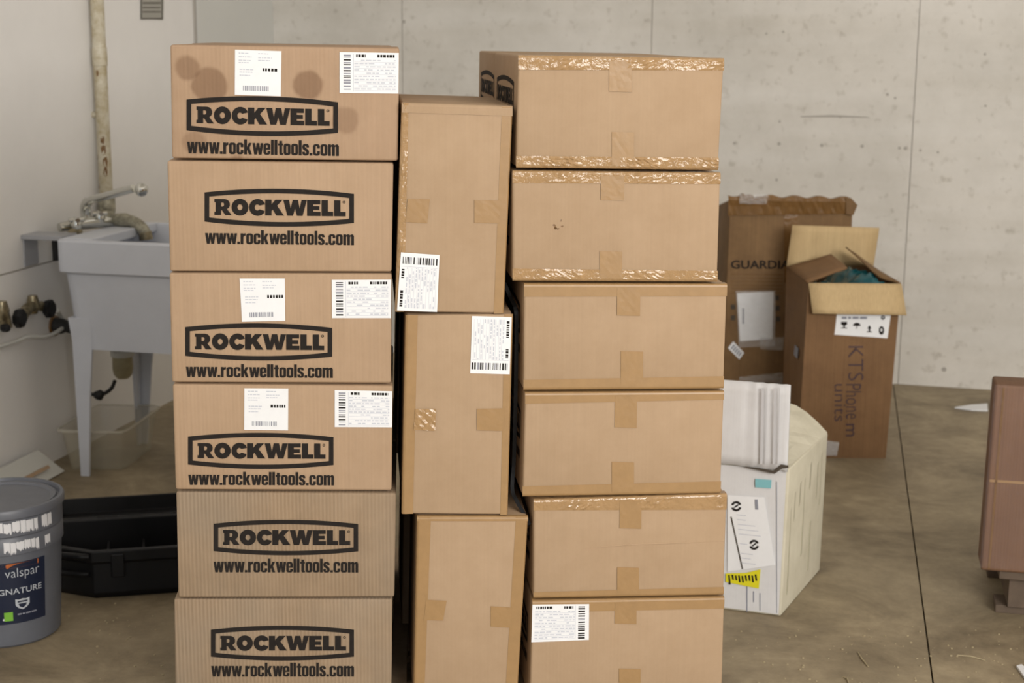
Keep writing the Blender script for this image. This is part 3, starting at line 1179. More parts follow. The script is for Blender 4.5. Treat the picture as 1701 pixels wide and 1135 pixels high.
# black strap dangling in the slot beside the upright cartons
sp = [aty(838, 470, 3.14), aty(847, 492, 3.13), aty(857, 516, 3.10), aty(858, 560, 3.10), aty(857, 640, 3.10), aty(854, 760, 3.11),
      aty(851, 812, 3.10), aty(858, 832, 3.09), aty(870, 853, 3.08), aty(880, 872, 3.075)]
sp = smoothpath(sp, 5)
m = MB()
for i, p in enumerate(sp):
    t = (sp[min(i + 1, len(sp) - 1)] - sp[max(i - 1, 0)]).normalized()
    sd = t.cross(Vector((0, 1, 0))).normalized() * 0.004
    for q in (p - sd, p + sd, p + sd + Vector((0, .0012, 0)), p - sd + Vector((0, .0012, 0))):
        m.v.append(tuple(q))
for i in range(len(sp) - 1):
    for k in range(4):
        k2 = (k + 1) % 4
        m.f.append((i * 4 + k, i * 4 + k2, i * 4 + 4 + k2, i * 4 + 4 + k))
tag(m.build('strap', 'black_plastic'), 'thin black strap hanging in the slot beside the upright cartons', 'strap')

# ------------------------------------------------------------------ laundry tub on the left wall
def wf(s, b, z):
    return A0 + U * s + NL * b + Vector((0, 0, z))


TZ = 0.855
foot = fl(125, 790)
fs_, fb_ = (foot - A0).dot(U), (foot - A0).dot(NL)
TS, TB = 0.56, 0.60                        # along the wall, out from the wall
S0 = fs_ - 0.05
B0 = (fl(91, 398, TZ) - A0).dot(NL)
tub_loc = wf(S0 + TS / 2, B0 + TB / 2, 0)
tub = thing('laundry_tub', 'pale blue-grey plastic laundry tub on legs against the white wall', 'sink', tub_loc, -LA)
# local: x = out from wall (NL), y = along the wall (U)
hx, hy = TB / 2, TS / 2
rg = [rrect(hx - .038, hy - .036, .468, .05), rrect(hx - .015, hy - .015, .735, .05), rrect(hx - .006, hy - .006, .742, .045),
      rrect(hx, hy, .745, .04), rrect(hx, hy, TZ - .006, .04), rrect(hx - .006, hy - .006, TZ, .038),
      rrect(hx - .030, hy - .030, TZ, .035), rrect(hx - .036, hy - .036, TZ - .008, .035), rrect(hx - .06, hy - .055, .50, .04)]
MB().rings(rg).build('basin', 'tub_plastic', tub, smooth=True)
# faucet ledge along the wall side
MB().box(-hx + .02, -hx + .13, -hy + .03, hy - .03, TZ - .03, TZ + .004).build('faucet_ledge', 'tub_plastic', tub, bevel=.005)
for sx in (-1, 1):
    for sy in (-1, 1):
        m = MB()
        rr = []
        fo = max(.03, fb_ - .016 - B0)
        for (z, ox, oy, w_) in ((0.0, hx - fo, hy - .05, .032), (.30, hx - fo * .6 - .014, hy - .04, .055), (.50, hx - .034, hy - .032, .078), (.58, hx - .026, hy - .026, .085)):
            t_ = .010
            pts = [(ox, oy), (ox - w_, oy), (ox - w_, oy - t_), (ox - t_, oy - t_), (ox - t_, oy - w_), (ox, oy - w_)]
            rr.append([(sx * a, sy * b, z) for a, b in pts])
        m.rings(rr)
        m.build('leg', 'tub_plastic', tub)
# drain, bottle trap
dr = aty(203, 590, 5.43)
ld = Matrix.Rotation(LA, 3, 'Z') @ (dr - tub.location)
trap = MB().lathe([(0.0, 0), (.022, .002), (.034, .018), (.038, .04), (.037, .085), (.040, .087), (.040, .105), (.026, .108), (.024, .15)], 20,
                  (ld.x, ld.y, .30)).build('bottle_trap', 'trap_plastic', tub, smooth=True)
MB().lathe([(.041, 0), (.043, .004), (.043, .02), (.041, .024)], 20, (ld.x, ld.y, .385)).build('trap_nut', 'white_plastic', trap, smooth=True)
MB().tube(smoothpath([(ld.x, ld.y, .438), (ld.x - .06, ld.y, .445), (ld.x - .13, ld.y + .02, .445), (ld.x - .22, ld.y + .05, .44)]), .011).build('waste_pipe', 'trap_plastic', trap, smooth=True)
hp = [Matrix.Rotation(LA, 3, 'Z') @ (aty(x, y, 5.42) - tub.location) for x, y in ((191, 632), (186, 644), (177, 652), (165, 657), (152, 655), (140, 651))]
MB().tube(smoothpath(hp), .007).build('drain_hose', 'black_rubber', trap, smooth=True)
k = hp[3]
MB().tube([k + Vector((.016, 0, .006)), k + Vector((.008, 0, .006)), k, k + Vector((-.012, 0, -.002)), k + Vector((-.018, 0, -.006))],
          [.010, .017, .02, .017, .009], 12).build('hose_clamp', 'black_rubber', trap, smooth=True)

# chrome swing-spout faucet standing on the ledge
FY = 5.43
fb = aty(152, 376, FY)
faucet = thing('chrome_faucet', 'chrome swing-spout faucet with ball end on the laundry tub', 'faucet', Vector((fb.x, fb.y, TZ + .004)))


def pxp(x, y, Y, par):
    return aty(x, y, Y) - par.location


m = MB()
m.tube([Vector((-.09, -.09, .013)), Vector((-.03, -.03, .02)), Vector((.03, .04, .02)), Vector((.06, .07, .014))], [.016, .024, .024, .014], 14)
m.build('faucet_body', 'chrome', faucet, smooth=True)
pt = smoothpath([pxp(144, 372, FY, faucet), pxp(142, 352, FY, faucet), pxp(143, 340, FY - .01, faucet), pxp(152, 332, FY - .03, faucet),
                 pxp(175, 326, FY - .06, faucet), pxp(222, 313, FY - .12, faucet)], 6)
MB().tube(pt, [.0185] * 16 + [.0145] * (len(pt) - 16), 14).build('spout', 'chrome', faucet, smooth=True)
c = pxp(235, 315, FY - .135, faucet)
MB().lathe([(.004, -.024), (.015, -.020), (.0225, -.008), (.024, .002), (.021, .012), (.012, .021), (.003, .024)], 18, c).build('spout_ball', 'chrome', faucet, smooth='all')
for (x, y, Y) in ((127, 372, FY - .10), (166, 361, FY + .02)):
    c = pxp(x, y, Y, faucet)
    m = MB()
    m.tube([c + Vector((0, 0, -.018)), c, c + Vector((0, 0, .02))], [.016, .02, .012], 12)
    for a in range(4):
        d = Vector((math.cos(a * math.pi / 2 + .5), math.sin(a * math.pi / 2 + .5), 0))
        m.tube([c + Vector((0, 0, .014)), c + d * .026 + Vector((0, 0, .014))], [.007, .0085], 8)
    m.build('cross_handle', 'chrome', faucet, smooth=True)
# flange
c = pxp(125, 384, FY - .1, faucet)
MB().lathe([(.0, -.012), (.024, -.012), (.026, 0), (.016, .01)], 16, c).build('flange', 'old_brass', faucet, smooth=True)

# scaled brass tap fed by the wall pipe
tapb = aty(184, 372, FY + .10)
tap = thing('brass_tap', 'limescaled brass tap with downturned nozzle behind the chrome faucet', 'faucet', Vector((tapb.x, tapb.y, TZ + .004)))
pt = smoothpath([pxp(178, 372, FY + .10, tap), pxp(190, 367, FY + .09, tap), pxp(210, 366, FY + .06, tap), pxp(226, 371, FY + .04, tap), pxp(238, 382, FY + .03, tap), pxp(243, 396, FY + .03, tap)], 4)
MB().tube(pt, [.022 + (.004 if 3 < i < 9 else 0) for i in range(len(pt))], 14).build('spout', 'scaled_brass', tap, smooth=True)
c0, c1 = pxp(241, 385, FY + .03, tap), pxp(243, 398, FY + .03, tap)
MB().tube([c0, c1], [.024, .025], 14).build('nozzle', 'old_brass', tap, smooth=True)
c0 = pxp(181, 385, FY + .10, tap)
MB().tube([Vector((c0.x, c0.y, 0)), Vector((c0.x, c0.y, .02)), Vector((c0.x, c0.y, .05))], [.03, .024, .02], 14).build('tap_base', 'scaled_brass', tap, smooth=True)

# riser pipe on the wall above the tub
p0, p1 = on_left(160.5, 0, .04), on_left(179, 366, .04)
s_ = ((p0 - A0).dot(U) + (p1 - A0).dot(U)) / 2
pb = A0 + U * s_ + NL * .04
pipe = thing('wall_pipe', 'vertical white-painted pipe with peeling brown patches on the wall', 'pipe', Vector((pb.x, pb.y, .9)))
MB().tube([(0, 0, .01), (0, 0, .6), (0, 0, CEIL - .9)], .0255, 18).build('riser', 'pipe_paint', pipe, smooth=True)
zc = aty(163, 94, pb.y).z - .9
MB().tube([(0, 0, zc - .035), (0, 0, zc - .033), (0, 0, zc + .033), (0, 0, zc + .035)], [.026, .0285, .0285, .026], 18).build('coupling', 'pipe_paint', pipe, smooth=True)
MB().tube([(0, 0, -.04), (0, 0, -.01), (0, 0, .03), (0, 0, .05)], [.026, .033, .033, .027], 18).build('bottom_fitting', 'scaled_brass', pipe, smooth=True)
for zz in (.35, 1.6):
    MB().tube([(0, 0, zz), tuple(-NL * .04 + Vector((0, 0, zz)))], .012, 10).build('pipe_clip', 'pipe_paint', pipe)
# bare brown patches with their own outline
pm = MB()
camdir = Vector((math.cos(-1.15), math.sin(-1.15), 0))
for (x, y, r_) in ((164, 95, 7), (165, 121, 4), (174, 232, 6), (176, 250, 7), (178, 268, 7), (179, 285, 6), (163, 262, 4), (168, 310, 4), (158, 165, 4)):
    c = aty(x, y, pb.y)
    zz = c.z - .9
    an0 = max(-1.0, min(1.0, (x - (152 + 0.058 * y + 8.5)) / 12.0))
    an = -math.pi / 2 + an0 * 1.3 + .1
    n_ = 7
    ring = []
    for k in range(n_):
        t = 2 * math.pi * k / n_
        ra = r_ * .0023 * random.uniform(.6, 1.1)
        a2 = an + ra * .7 * math.cos(t) / .0255
        ring.append((.0258 * math.cos(a2), .0258 * math.sin(a2), zz + ra * 1.6 * math.sin(t)))
    MB().add(ring, [tuple(range(n_))]).build('peeled_patch', 'tape_brown', pipe)

# metal bracket between tub and wall
bk = thing('wall_bracket', 'small grey metal bracket between the tub rim and the wall', 'bracket', wf(S0 + .06, 0, TZ - .13))
rel(lwbox(S0 + .06, S0 + .17, TZ - .012, TZ + .004, 0.0, B0 - .003).build('shelf_plate', 'grey_metal', bevel=.002), bk)
rel(lwbox(S0 + .07, S0 + .16, TZ - .11, TZ - .012, 0.0, .006).build('wall_plate', 'grey_metal', bevel=.002), bk)  # grey plate stands in for the shading below the shelf
rel(lwbox(S0 + .075, S0 + .087, TZ - .085, TZ - .012, B0 - .05, B0 - .03).build('gap_shade', 'black_plastic', bevel=.001), bk)  # black strip stands in for the dark gap beside the tub

# shut-off valves on the wall, left of the tub
VG = 'shut-off valves low on the white wall'


def valve(px_list, label, knobs):
    c = on_left(*px_list[0], .05)
    v = thing('shutoff_valve', label, 'valve', on_left(*px_list[0], 0.0), -LA, VG)
    rot = Matrix.Rotation(LA, 3, 'Z')

    def L(x, y, off):
        return rot @ (on_left(x, y, off) - v.location)
    MB().tube([L(*px_list[0], -.0), L(*px_list[0], .03), L(*px_list[0], .055)], [.016, .014, .019], 12).build('stub', 'old_brass', v, smooth=True)
    m = MB()
    m.tube([L(x, y, .06) for x, y in px_list], [.022] + [.020] * (len(px_list) - 2) + [.022], 12)
    c = L(*px_list[0], .06)
    m.tube([c + Vector((0, 0, -.03)), c + Vector((0, 0, 0)), c + Vector((0, 0, .034))], [.014, .025, .016], 10)
    m.build('valve_body', 'old_brass', v, smooth=True)
    for (x, y, r_) in knobs:
        if abs(x - px_list[0][0]) > 15:
            MB().tube([L(*px_list[0], .06), L((x + px_list[0][0]) / 2, (y + px_list[0][1]) / 2 - 1, .065), L(x, y, .075)], [.014, .019, .013], 10).build('side_arm', 'old_brass', v, smooth=True)
        c = L(x, y, .085)
        m = MB()
        n_ = 8
        rg = []
        for (dx, k_) in ((-.014, .8), (-.008, 1.0), (.008, 1.0), (.014, .75)):
            rg.append([(c.x + dx, c.y + r_ * k_ * (1 + .1 * (i % 2)) * math.cos(2 * math.pi * i / 16), c.z + r_ * k_ * (1 + .1 * (i % 2)) * math.sin(2 * math.pi * i / 16)) for i in range(16)])
        m.rings(rg)
        m.build('round_handle', 'black_plastic', v)
    return v


valve([(55, 507), (47, 512), (40, 520), (36, 526)], 'brass shut-off valve with black round handles nearest the laundry tub', [(33, 529, .031), (82, 513, .030)])
valve([(4, 517), (8, 530), (10, 544)], 'brass shut-off valve with a dark lower cap, further from the laundry tub', [(9, 545, .013)])
# outlet under the tub corner
ov = thing('hose_connector', 'dark hose connector on the wall beside the tub leg', 'connector', on_left(90, 541, 0), -LA)
MB().tube([(0, 0, 0), (.03, 0, 0), (.05, 0, 0), (.075, 0, -.004)], [.03, .03, .022, .024], 14).build('coupling', 'black_rubber', ov, smooth=True)
MB().tube([(.0, 0, 0), (.006, 0, 0)], [.04, .038], 16).build('flange', 'tape_brown', ov, smooth=True)
# white hose drooping along the wall
hz = [on_left(x, y, b) for x, y, b in ((-60, 596, .03), (0, 576, .035), (30, 566, .04), (48, 559, .05), (70, 560, .06), (86, 556, .06), (100, 548, .05), (108, 540, .03), (100, 524, .03), (95, 516, .05))]
ho = thing('white_hose', 'white plastic hose drooping along the wall below the valves', 'hose', hz[1])
rel(MB().tube(smoothpath(hz, 6), .0075, 10).build('tube', 'white_plastic', smooth=True), ho)
tag(ho, 'white plastic hose drooping along the wall below the valves', 'hose')

# little switch plate high on the wall
pl = thing('wall_plate', 'small grey rectangular notice plate high on the white wall', 'wall plate', on_left(251, 20))
q = [on_left(x, y) for x, y in ((233, -14), (271, -14), (270, 33), (233, 31))]
rel(MB().slab(q, NL * .004).build('plate', 'plate_grey', bevel=.0008), pl)
pm = MB()
for (xa, ya, xb, yb) in ((234, -12, 235.5, 31), (268.5, -12, 270, 32), (234, 30, 270, 32), (237, 4, 267, 6), (237, 12, 266, 13.5), (237, 19, 267, 20.5)):
    pm.slab([on_left(x, y, .0042) for x, y in ((xa, ya), (xb, ya), (xb, yb), (xa, yb))], NL * .0004)
rel(pm.build('printed_lines', 'joint_dark'), pl)

# ------------------------------------------------------------------ clear bin under the tub
b0, b1, b2 = fl(116, 781), fl(205, 783), fl(254, 745)
bn = thing('clear_bin', 'clear plastic storage bin on the floor under the laundry tub', 'storage bin', (b0 + b2) / 2)
b3 = b0 + (b2 - b1)
ctr = (b0 + b2) / 2


def ringq(k, z, r_=0.12):
    """rounded quad ring scaled by k about the centre"""
    P = [(v - ctr) * k for v in (b0, b1, b2, b3)]
    out = []
    for i in range(4):
        p, a, c = P[i], P[i - 1], P[(i + 1) % 4]
        da, dc = (a - p), (c - p)
        for t in (1.0, .35, 0.0):
            pass
        out += [p + da * r_, p + da * r_ * .3 + dc * r_ * .3 * .3, p + dc * r_]
    return [(v.x, v.y, z) for v in out]


BH = .155
MB().rings([ringq(1.0, .002), ringq(1.18, BH - .012), ringq(1.26, BH - .010), ringq(1.26, BH), ringq(1.16, BH), ringq(.975, .008)]).build('tub', 'clear_tub', bn, smooth=True)
MB().rings([ringq(1.255, BH + .0005), ringq(1.285, BH - .002), ringq(1.285, BH + .005), ringq(1.25, BH + .006)], cap0=False, cap1=False).build('rim', 'clear_rim', bn, smooth=True)

# ------------------------------------------------------------------ paint pail
pc = fl(-16, 1081)
BR_ = .142
pail_c = Vector((pc.x, pc.y + BR_, 0))
pail = thing('paint_pail', 'grey plastic paint pail with dark blue label and spattered lid', 'bucket', pail_c)
PH = .372
MB().lathe([(.0, .0), (.128, .0), (.134, .006), (.1475, .245), (.1475, .262)], 64).build('body', 'pail_grey', pail, smooth=True)
MB().lathe([(.149, .252), (.153, .254), (.153, .292), (.151, .295), (.151, .300), (.154, .303), (.154, .346), (.160, .350), (.161, PH - .006), (.158, PH), (.150, PH + .001),
            (.147, PH - .010), (.142, PH - .010), (.139, PH - .004), (.128, PH - .004), (.124, PH - .010), (.0, PH - .010)], 64, closed=False).build('lid', 'pail_grey', pail, smooth=True)


def prad(z, off):
    return (.134 + (.1475 - .134) * max(0, min(1, (z - .006) / .239))) + off


def onpail(u, z, off):
    a = u
    r_ = prad(z, off)
    return (r_ * math.cos(a), r_ * math.sin(a), z)


def pail_angle(x, y):
    """angle on the pail wall for a pixel"""
    d = ray(x, y)
    o_ = ORG - pail_c
    A = d.x ** 2 + d.y ** 2
    r_ = .144
    B = 2 * (o_.x * d.x + o_.y * d.y)
    C = o_.x ** 2 + o_.y ** 2 - r_ * r_
    disc = B * B - 4 * A * C
    t = (-B - math.sqrt(max(disc, 0))) / (2 * A)
    p = o_ + d * t
    return math.atan2(p.y, p.x), p.z


a_right, _ = pail_angle(76, 985)
a_left = a_right - 2.3
zt, zbm = .232, .066
m = MB()
nn = 40
for i in range(nn + 1):
    a = a_left + (a_right - a_left) * i / nn
    for z in (zbm, (zt + zbm) / 2, zt):
        m.v.append(onpail(a, z, .0008))
for i in range(nn):
    for j in range(2):
        k = i * 3 + j
        m.f.append((k, k + 3, k + 4, k + 1))
lab = m.build('paint_label', 'label_navy', pail, smooth='all')


def pailtext(name, body, a0, a1, z0, z1, mat, bold=0.0, vf=None, off=.0014):
    vs, fs = vf or text_mesh(body, bold)
    m = MB()
    m.v = [onpail(a0 + (a1 - a0) * u, z1 - (z1 - z0) * v, off) for u, v in vs]
    m.f = list(fs)
    return m.build(name, mat, lab)


def pang(x, y):
    return pail_angle(x, y)


(av0, zv), (av1, _) = pang(8, 955), pang(64, 946)
pailtext('brand_lettering', 'valspar', av0, av1, zv - .018, zv + .014, 'label_silver', -.008)
(as0, zs), (as1, _) = pang(-16, 987), pang(69, 974)
pailtext('product_lettering', 'SIGNATURE', as0, as1, zs - .007, zs + .009, 'label_silver', .006)
(ah0, zh), (ah1, _) = pang(26, 1004), pang(50, 1001)
SH = curve_mesh([[(0, 1), (.25, .93), (.5, 1), (.75, .93), (1, 1), (1, .45), (.8, .18), (.5, 0), (.2, .18), (0, .45)],
                 [(.15, .8), (.85, .8), (.85, .66), (.15, .66)], [(.2, .55), (.8, .55), (.72, .3), (.5, .16), (.28, .3)]])
pailtext('shield_emblem', '', ah0, ah1, zh - .018, zh + .012, 'label_silver', vf=SH)
sq = curve_mesh([[(0, 0), (1, 0), (1, 1), (0, 1)]])
(ag0, zg), (ag1, _) = pang(7, 1027), pang(22, 1024)
pailtext('green_square', '', ag0, ag1, zg - .012, zg + .012, 'label_green', vf=sq)
(ag2, _), (ag3, _) = pang(-30, 1034), pang(7, 1028)
pailtext('white_stroke', '', ag2, ag3, zg - .010, zg - .005, 'paint_white', vf=sq)
(ao0, zo), (ao1, _) = pang(10, 938), pang(62, 927)
nb = curve_mesh([[(k / 12, 0) for k in range(13)] + [(k / 12, 1) for k in range(12, -1, -1)]])
pailtext('orange_band', '', ao0, ao1, zt - .014, zt - .002, 'label_orange', vf=nb)
pailtext('orange_band', '', ao0 - .9, ao0, zt - .010, zt - .004, 'label_orange', vf=nb)
(at0, ztx), (at1, _) = pang(30, 1022), pang(62, 1014)
pailtext('small_text', '', at0, at1, ztx - .002, ztx + .002, 'ink_grey', vf=curve_mesh([[(x_, 0), (x_ + w_, 0), (x_ + w_, 1), (x_, 1)] for x_, w_ in ((0, .2), (.25, .12), (.42, .25), (.72, .28))]))['kind'] = 'stuff'
(au0, zu), (au1, _) = pang(10, 998), pang(60, 986)
# white paint streaks and smears on the lid skirt and shoulder
rs = random.Random(21)
wm = MB()
for (z0, z1, dens) in ((.304, .345, 26), (.254, .292, 26)):
    a = a_left - .2
    while a < a_right + .12:
        wd = rs.uniform(.05, .15)
        if rs.random() < .88:
            n_ = 9
            top = z1 - rs.uniform(0, .005)
            bot = z0 + rs.uniform(.0, .008)
            ro = .1546 if z0 > .29 else .1536
            pts = []
            for k in range(n_ + 1):
                aa = a + wd * k / n_
                pts.append((ro * math.cos(aa), ro * math.sin(aa), top - rs.uniform(0, .003)))
            for k in range(n_, -1, -1):
                aa = a + wd * k / n_
                pts.append((ro * math.cos(aa), ro * math.sin(aa), bot + rs.uniform(0, .012)))
            fs = [(k, k + 1, 2 * n_ - k, 2 * n_ + 1 - k) for k in range(n_)]
            wm.add(pts, fs)
        a += wd + rs.uniform(.003, .014)
wm.build('paint_smear', 'paint_white', pail)['kind'] = 'stuff'
# ------------------------------------------------------------------ black tool case, lid open
c0, c1, c2 = fl(157, 997), fl(295, 987), fl(100, 975)
ang = math.atan2((c1 - c0).y, (c1 - c0).x)
case = thing('tool_case', 'open black plastic tool case on the floor beside the paint pail', 'tool case', c0, ang)
CW, CD, CH = .35, .30, .142
FP = [(0, 0), (CW, 0), (CW, CD), (-.16, CD), (-.17, .115)]


def inset(poly, d, z):
    c = Vector((sum(p[0] for p in poly) / len(poly), sum(p[1] for p in poly) / len(poly)))
    n_ = len(poly)
    out = []
    for i in range(n_):
        p, a_, b_ = Vector(poly[i]), Vector(poly[i - 1]), Vector(poly[(i + 1) % n_])
        d1, d2 = (p - a_).normalized(), (b_ - p).normalized()
        n1, n2 = Vector((-d1.y, d1.x)), Vector((-d2.y, d2.x))
        bi_ = (n1 + n2).normalized()
        q = p + bi_ * (d / max(.4, bi_.dot(n1)))
        out.append((q.x, q.y, z))
    return out


m = MB()
m.rings([inset(FP, .012, 0), inset(FP, 0, .018), inset(FP, 0, CH - .036), inset(FP, -.008, CH - .032), inset(FP, -.008, CH),
         inset(FP, .014, CH), inset(FP, .020, .03)])
m.build('shell', 'black_plastic', case, bevel=.003)
LP = [(x, y - CD) for x, y in ((CW, CD + .27), (-.13, CD + .27), (-.15, CD), (CW, CD))]
m = MB()
m.rings([inset(LP, .010, -.055), inset(LP, 0, -.045), inset(LP, 0, 0), inset(LP, .012, 0), inset(LP, .016, -.045)])
lo = m.build('lid', 'black_plastic', case, bevel=.002)
lo.location = (0, CD + .022, CH - .004)
lo.rotation_euler = (R(-4), 0, 0)
for x in (.03, .25):
    MB().tube([(x - .03, CD + .012, CH - .004), (x + .03, CD + .012, CH - .004)], .008, 10).build('hinge', 'black_plastic', case, smooth=True)
    MB().box(x + .02, x + .056, -.016, -.007, CH - .075, CH - .008).build('latch', 'black_plastic', case, bevel=.003)
# carry handle along the chamfered corner
MB().tube(smoothpath([(-.01, .0, CH - .015), (-.04, .0, CH - .012), (-.10, .03, CH - .012), (-.165, .075, CH - .012), (-.172, .11, CH - .015)]), .010, 10).build('carry_handle', 'black_plastic', case, smooth=True)
MB().tube(smoothpath([(-.012, .006, .075), (-.045, .012, .075), (-.10, .045, .075), (-.155, .09, .075), (-.165, .115, .075)]), .008, 10).build('corner_guard', 'black_plastic', case, smooth=True)
for k in range(3):
    MB().box(.03 + .1 * k, .036 + .1 * k, .03, CD - .03, .03, .08).build('divider', 'black_plastic', case)

# white panel lying by the wall, with a wire beside it
wp0, wp1, wp2 = fl(0, 778), fl(42, 757), fl(66, 772)
ws, we = (fl(-70, 826) - A0).dot(U), (fl(62, 778) - A0).dot(U)
pan = thing('leaning_board', 'white board with a tan strip leaning at the foot of the white wall', 'board', wf(ws + .2, .08, 0))
bq = [wf(we - .75, .10, 0), wf(we - .02, .10, 0), wf(we - .06, .02, .085), wf(we - .75, .02, .085)]
rel(MB().slab(bq, NL * .012 + Vector((0, 0, .004))).build('panel', 'white_plastic', bevel=.002), pan)
bq = [wf(we - .74, .092, .034), wf(we - .10, .092, .034), wf(we - .10, .084, .044), wf(we - .74, .084, .044)]
rel(MB().slab(bq, NL * .009 + Vector((0, 0, .004))).build('edge_strip', 'tan_strip'), pan)
wr = smoothpath([fl(75, 769) + Vector((0, 0, .003)), aty(66, 763, 5.34), aty(55, 755, 5.33), aty(49, 750.5, 5.31), aty(40, 751, 5.25)], 4)
wi = thing('black_wire', 'short bent black wire on the floor by the white wall', 'wire', wr[0])
rel(MB().tube(wr, .003, 8).build('wire', 'black_rubber', smooth=True), wi)

# ------------------------------------------------------------------ white carton with raised flap
wc, wl_, wr_ = fl(1297, 1024.5), fl(1207.5, 1013.5), fl(1362, 948)
fd = (wl_ - wc).normalized()
wyaw = math.atan2(-fd.y, -fd.x)
WXd = Vector((math.cos(wyaw), math.sin(wyaw), 0))
WYd = Vector((-math.sin(wyaw), math.cos(wyaw), 0))
sidev = wr_ - wc
WW = .31
WDp = sidev.dot(WYd)
WH = .42
shear = sidev.dot(WXd)
wct = thing('white_carton', 'battered white carton with a raised front flap and yellow tape strip', 'cardboard box', wc, wyaw)


def wloc(x, y, back=False):
    n = -WYd
    p = hit(x, y, wc, n) - wc
    return p.dot(WXd), p.z


m = MB()
m.hexa([(-WW, 0, 0), (0, 0, 0), (shear, WDp, 0), (shear - WW, WDp, 0)], [(-WW, .004, WH), (.006, .004, WH), (shear + .004, WDp, WH + .005), (shear - WW, WDp, WH + .005)])
m.build('body', 'board_cream', wct, smooth=True, bevel=.006, bseg=3)
# front sheet (whiter print face)
m = MB()
m.slab([(-WW + .004, -.0015, .008), (-.006, -.0015, .006), (-.002, .0015, WH - .006), (-WW + .004, .0015, WH - .006)], (0, -.0008, 0))
m.build('front_face', 'board_white', wct)
# raised front flap, slightly leaning, with crushed ribs
fl0 = [wloc(1205, 770), wloc(1309, 774), wloc(1313, 638), wloc(1204, 632)]
nx, nz = 26, 8
m = MB()
rw_ = random.Random(5)
x0f = -WW
for i in range(nx + 1):
    u = i / nx
    rib = .004 * math.sin(u * 60) if u > .62 else 0.0
    for j in range(nz + 1):
        v = j / nz
        xr = fl0[1][0] + (fl0[2][0] - fl0[1][0]) * v
        zl = WH + .002 + (fl0[3][1] - WH) * v
        zr = WH - .002 + (fl0[2][1] - WH) * v
        x = x0f + (xr - x0f) * u
        z = zl + (zr - zl) * u
        if j == 0 and u > .55:
            z -= .012 * abs(math.sin(u * 23)) * (u - .5)
        y = -.012 + .006 * v + rib * (.4 + .6 * v) + rw_.uniform(-.0008, .0008)
        m.v.append((x, y, z))
for i in range(nx):
    for j in range(nz):
        k = i * (nz + 1) + j
        m.f.append((k, k + nz + 1, k + nz + 2, k + 1))
o = m.build('front_flap', 'board_white', wct, smooth='all')
md = o.modifiers.new('thickness', 'SOLIDIFY')
md.thickness = .005
# humped closed top (folded flaps) rising to the back
hp_ = []
tl_, tr_ = (shear - WW, WDp), (shear + .002, WDp)
nx, ny = 10, 10
m = MB()
for i in range(nx + 1):
    u = i / nx
    for j in range(ny + 1):
        v = j / ny
        x = (-WW + (0.004 + WW) * u) * (1 - v) + ((shear - WW) + (WW + .002) * u) * v
        y = WDp * v
        hump = .085 * math.sin(math.pi * min(1, (1 - u) * 1.35 + .0)) ** .8 if (1 - u) * 1.35 < 1 else 0.0
        hump = .085 * (math.sin(math.pi * .5 * min(1, (1 - u) / .45)))
        z = WH + .004 + hump * (.25 + .75 * v) + rw_.uniform(-.003, .003) * (1 if 0 < i < nx else 0)
        m.v.append((x, y, z))
for i in range(nx):
    for j in range(ny):
        k = i * (ny + 1) + j
        m.f.append((k, k + ny + 1, k + ny + 2, k + 1))
# skirt down to the body at the back edge
o = m.build('top_flaps', 'board_cream', wct)
md = o.modifiers.new('thickness', 'SOLIDIFY')
md.thickness = .004
m = MB()
m.slab([(shear - WW, WDp - .001, WH - .01), (shear, WDp - .001, WH - .01), (shear, WDp - .001, WH + .006), (shear - .18, WDp - .001, WH + .088), (shear - WW, WDp - .001, WH + .088)], (0, -.004, 0))
m.build('rear_flap', 'board_cream', wct)


def wplate(name, mat, quad, off=.004, th=.0005, par=None):
    m = MB()
    m.slab([(wloc(x, y)[0], -off, wloc(x, y)[1]) for x, y in quad], (0, -th, 0))
    return m.build(name, mat, par or wct)


wplate('torn_edge', 'joint_dark', [(1234, 773), (1262, 775), (1286, 780), (1299, 769), (1311, 771), (1311, 775), (1301, 776), (1288, 785), (1262, 779)], off=.0155)
m = MB()
for (x_, w_) in ((1267, 4), (1275, 1.5), (1288, 3), (1296, 1.5)):
    m.slab([(wloc(a, b)[0], -.0185, wloc(a, b)[1]) for a, b in ((x_, 642), (x_ + w_, 642), (x_ + w_ - 3, 768), (x_ - 3, 768))], (0, -.0003, 0))
m.build('crush_line', 'crush_grey', wct)['kind'] = 'stuff'
st_ = wplate('blue_sticker', 'label_teal', [(1255, 795), (1282, 797), (1281, 811), (1255, 809)])
pap = wplate('paper_sheet', 'label_paper', [(1209, 822), (1270, 826), (1288, 938), (1209, 949)], off=.0035)


def wflat(name, mat, vf, x0, y0, x1, y1, off=.0045, par=None, skew=0):
    vs, fs = vf
    m = MB()
    for u, v in vs:
        a, b = wloc(x0 + u * (x1 - x0) + skew * v, y0 + v * (y1 - y0))
        m.v.append((a, -off, b))
    m.f = list(fs)
    return m.build(name, mat, par or wct)


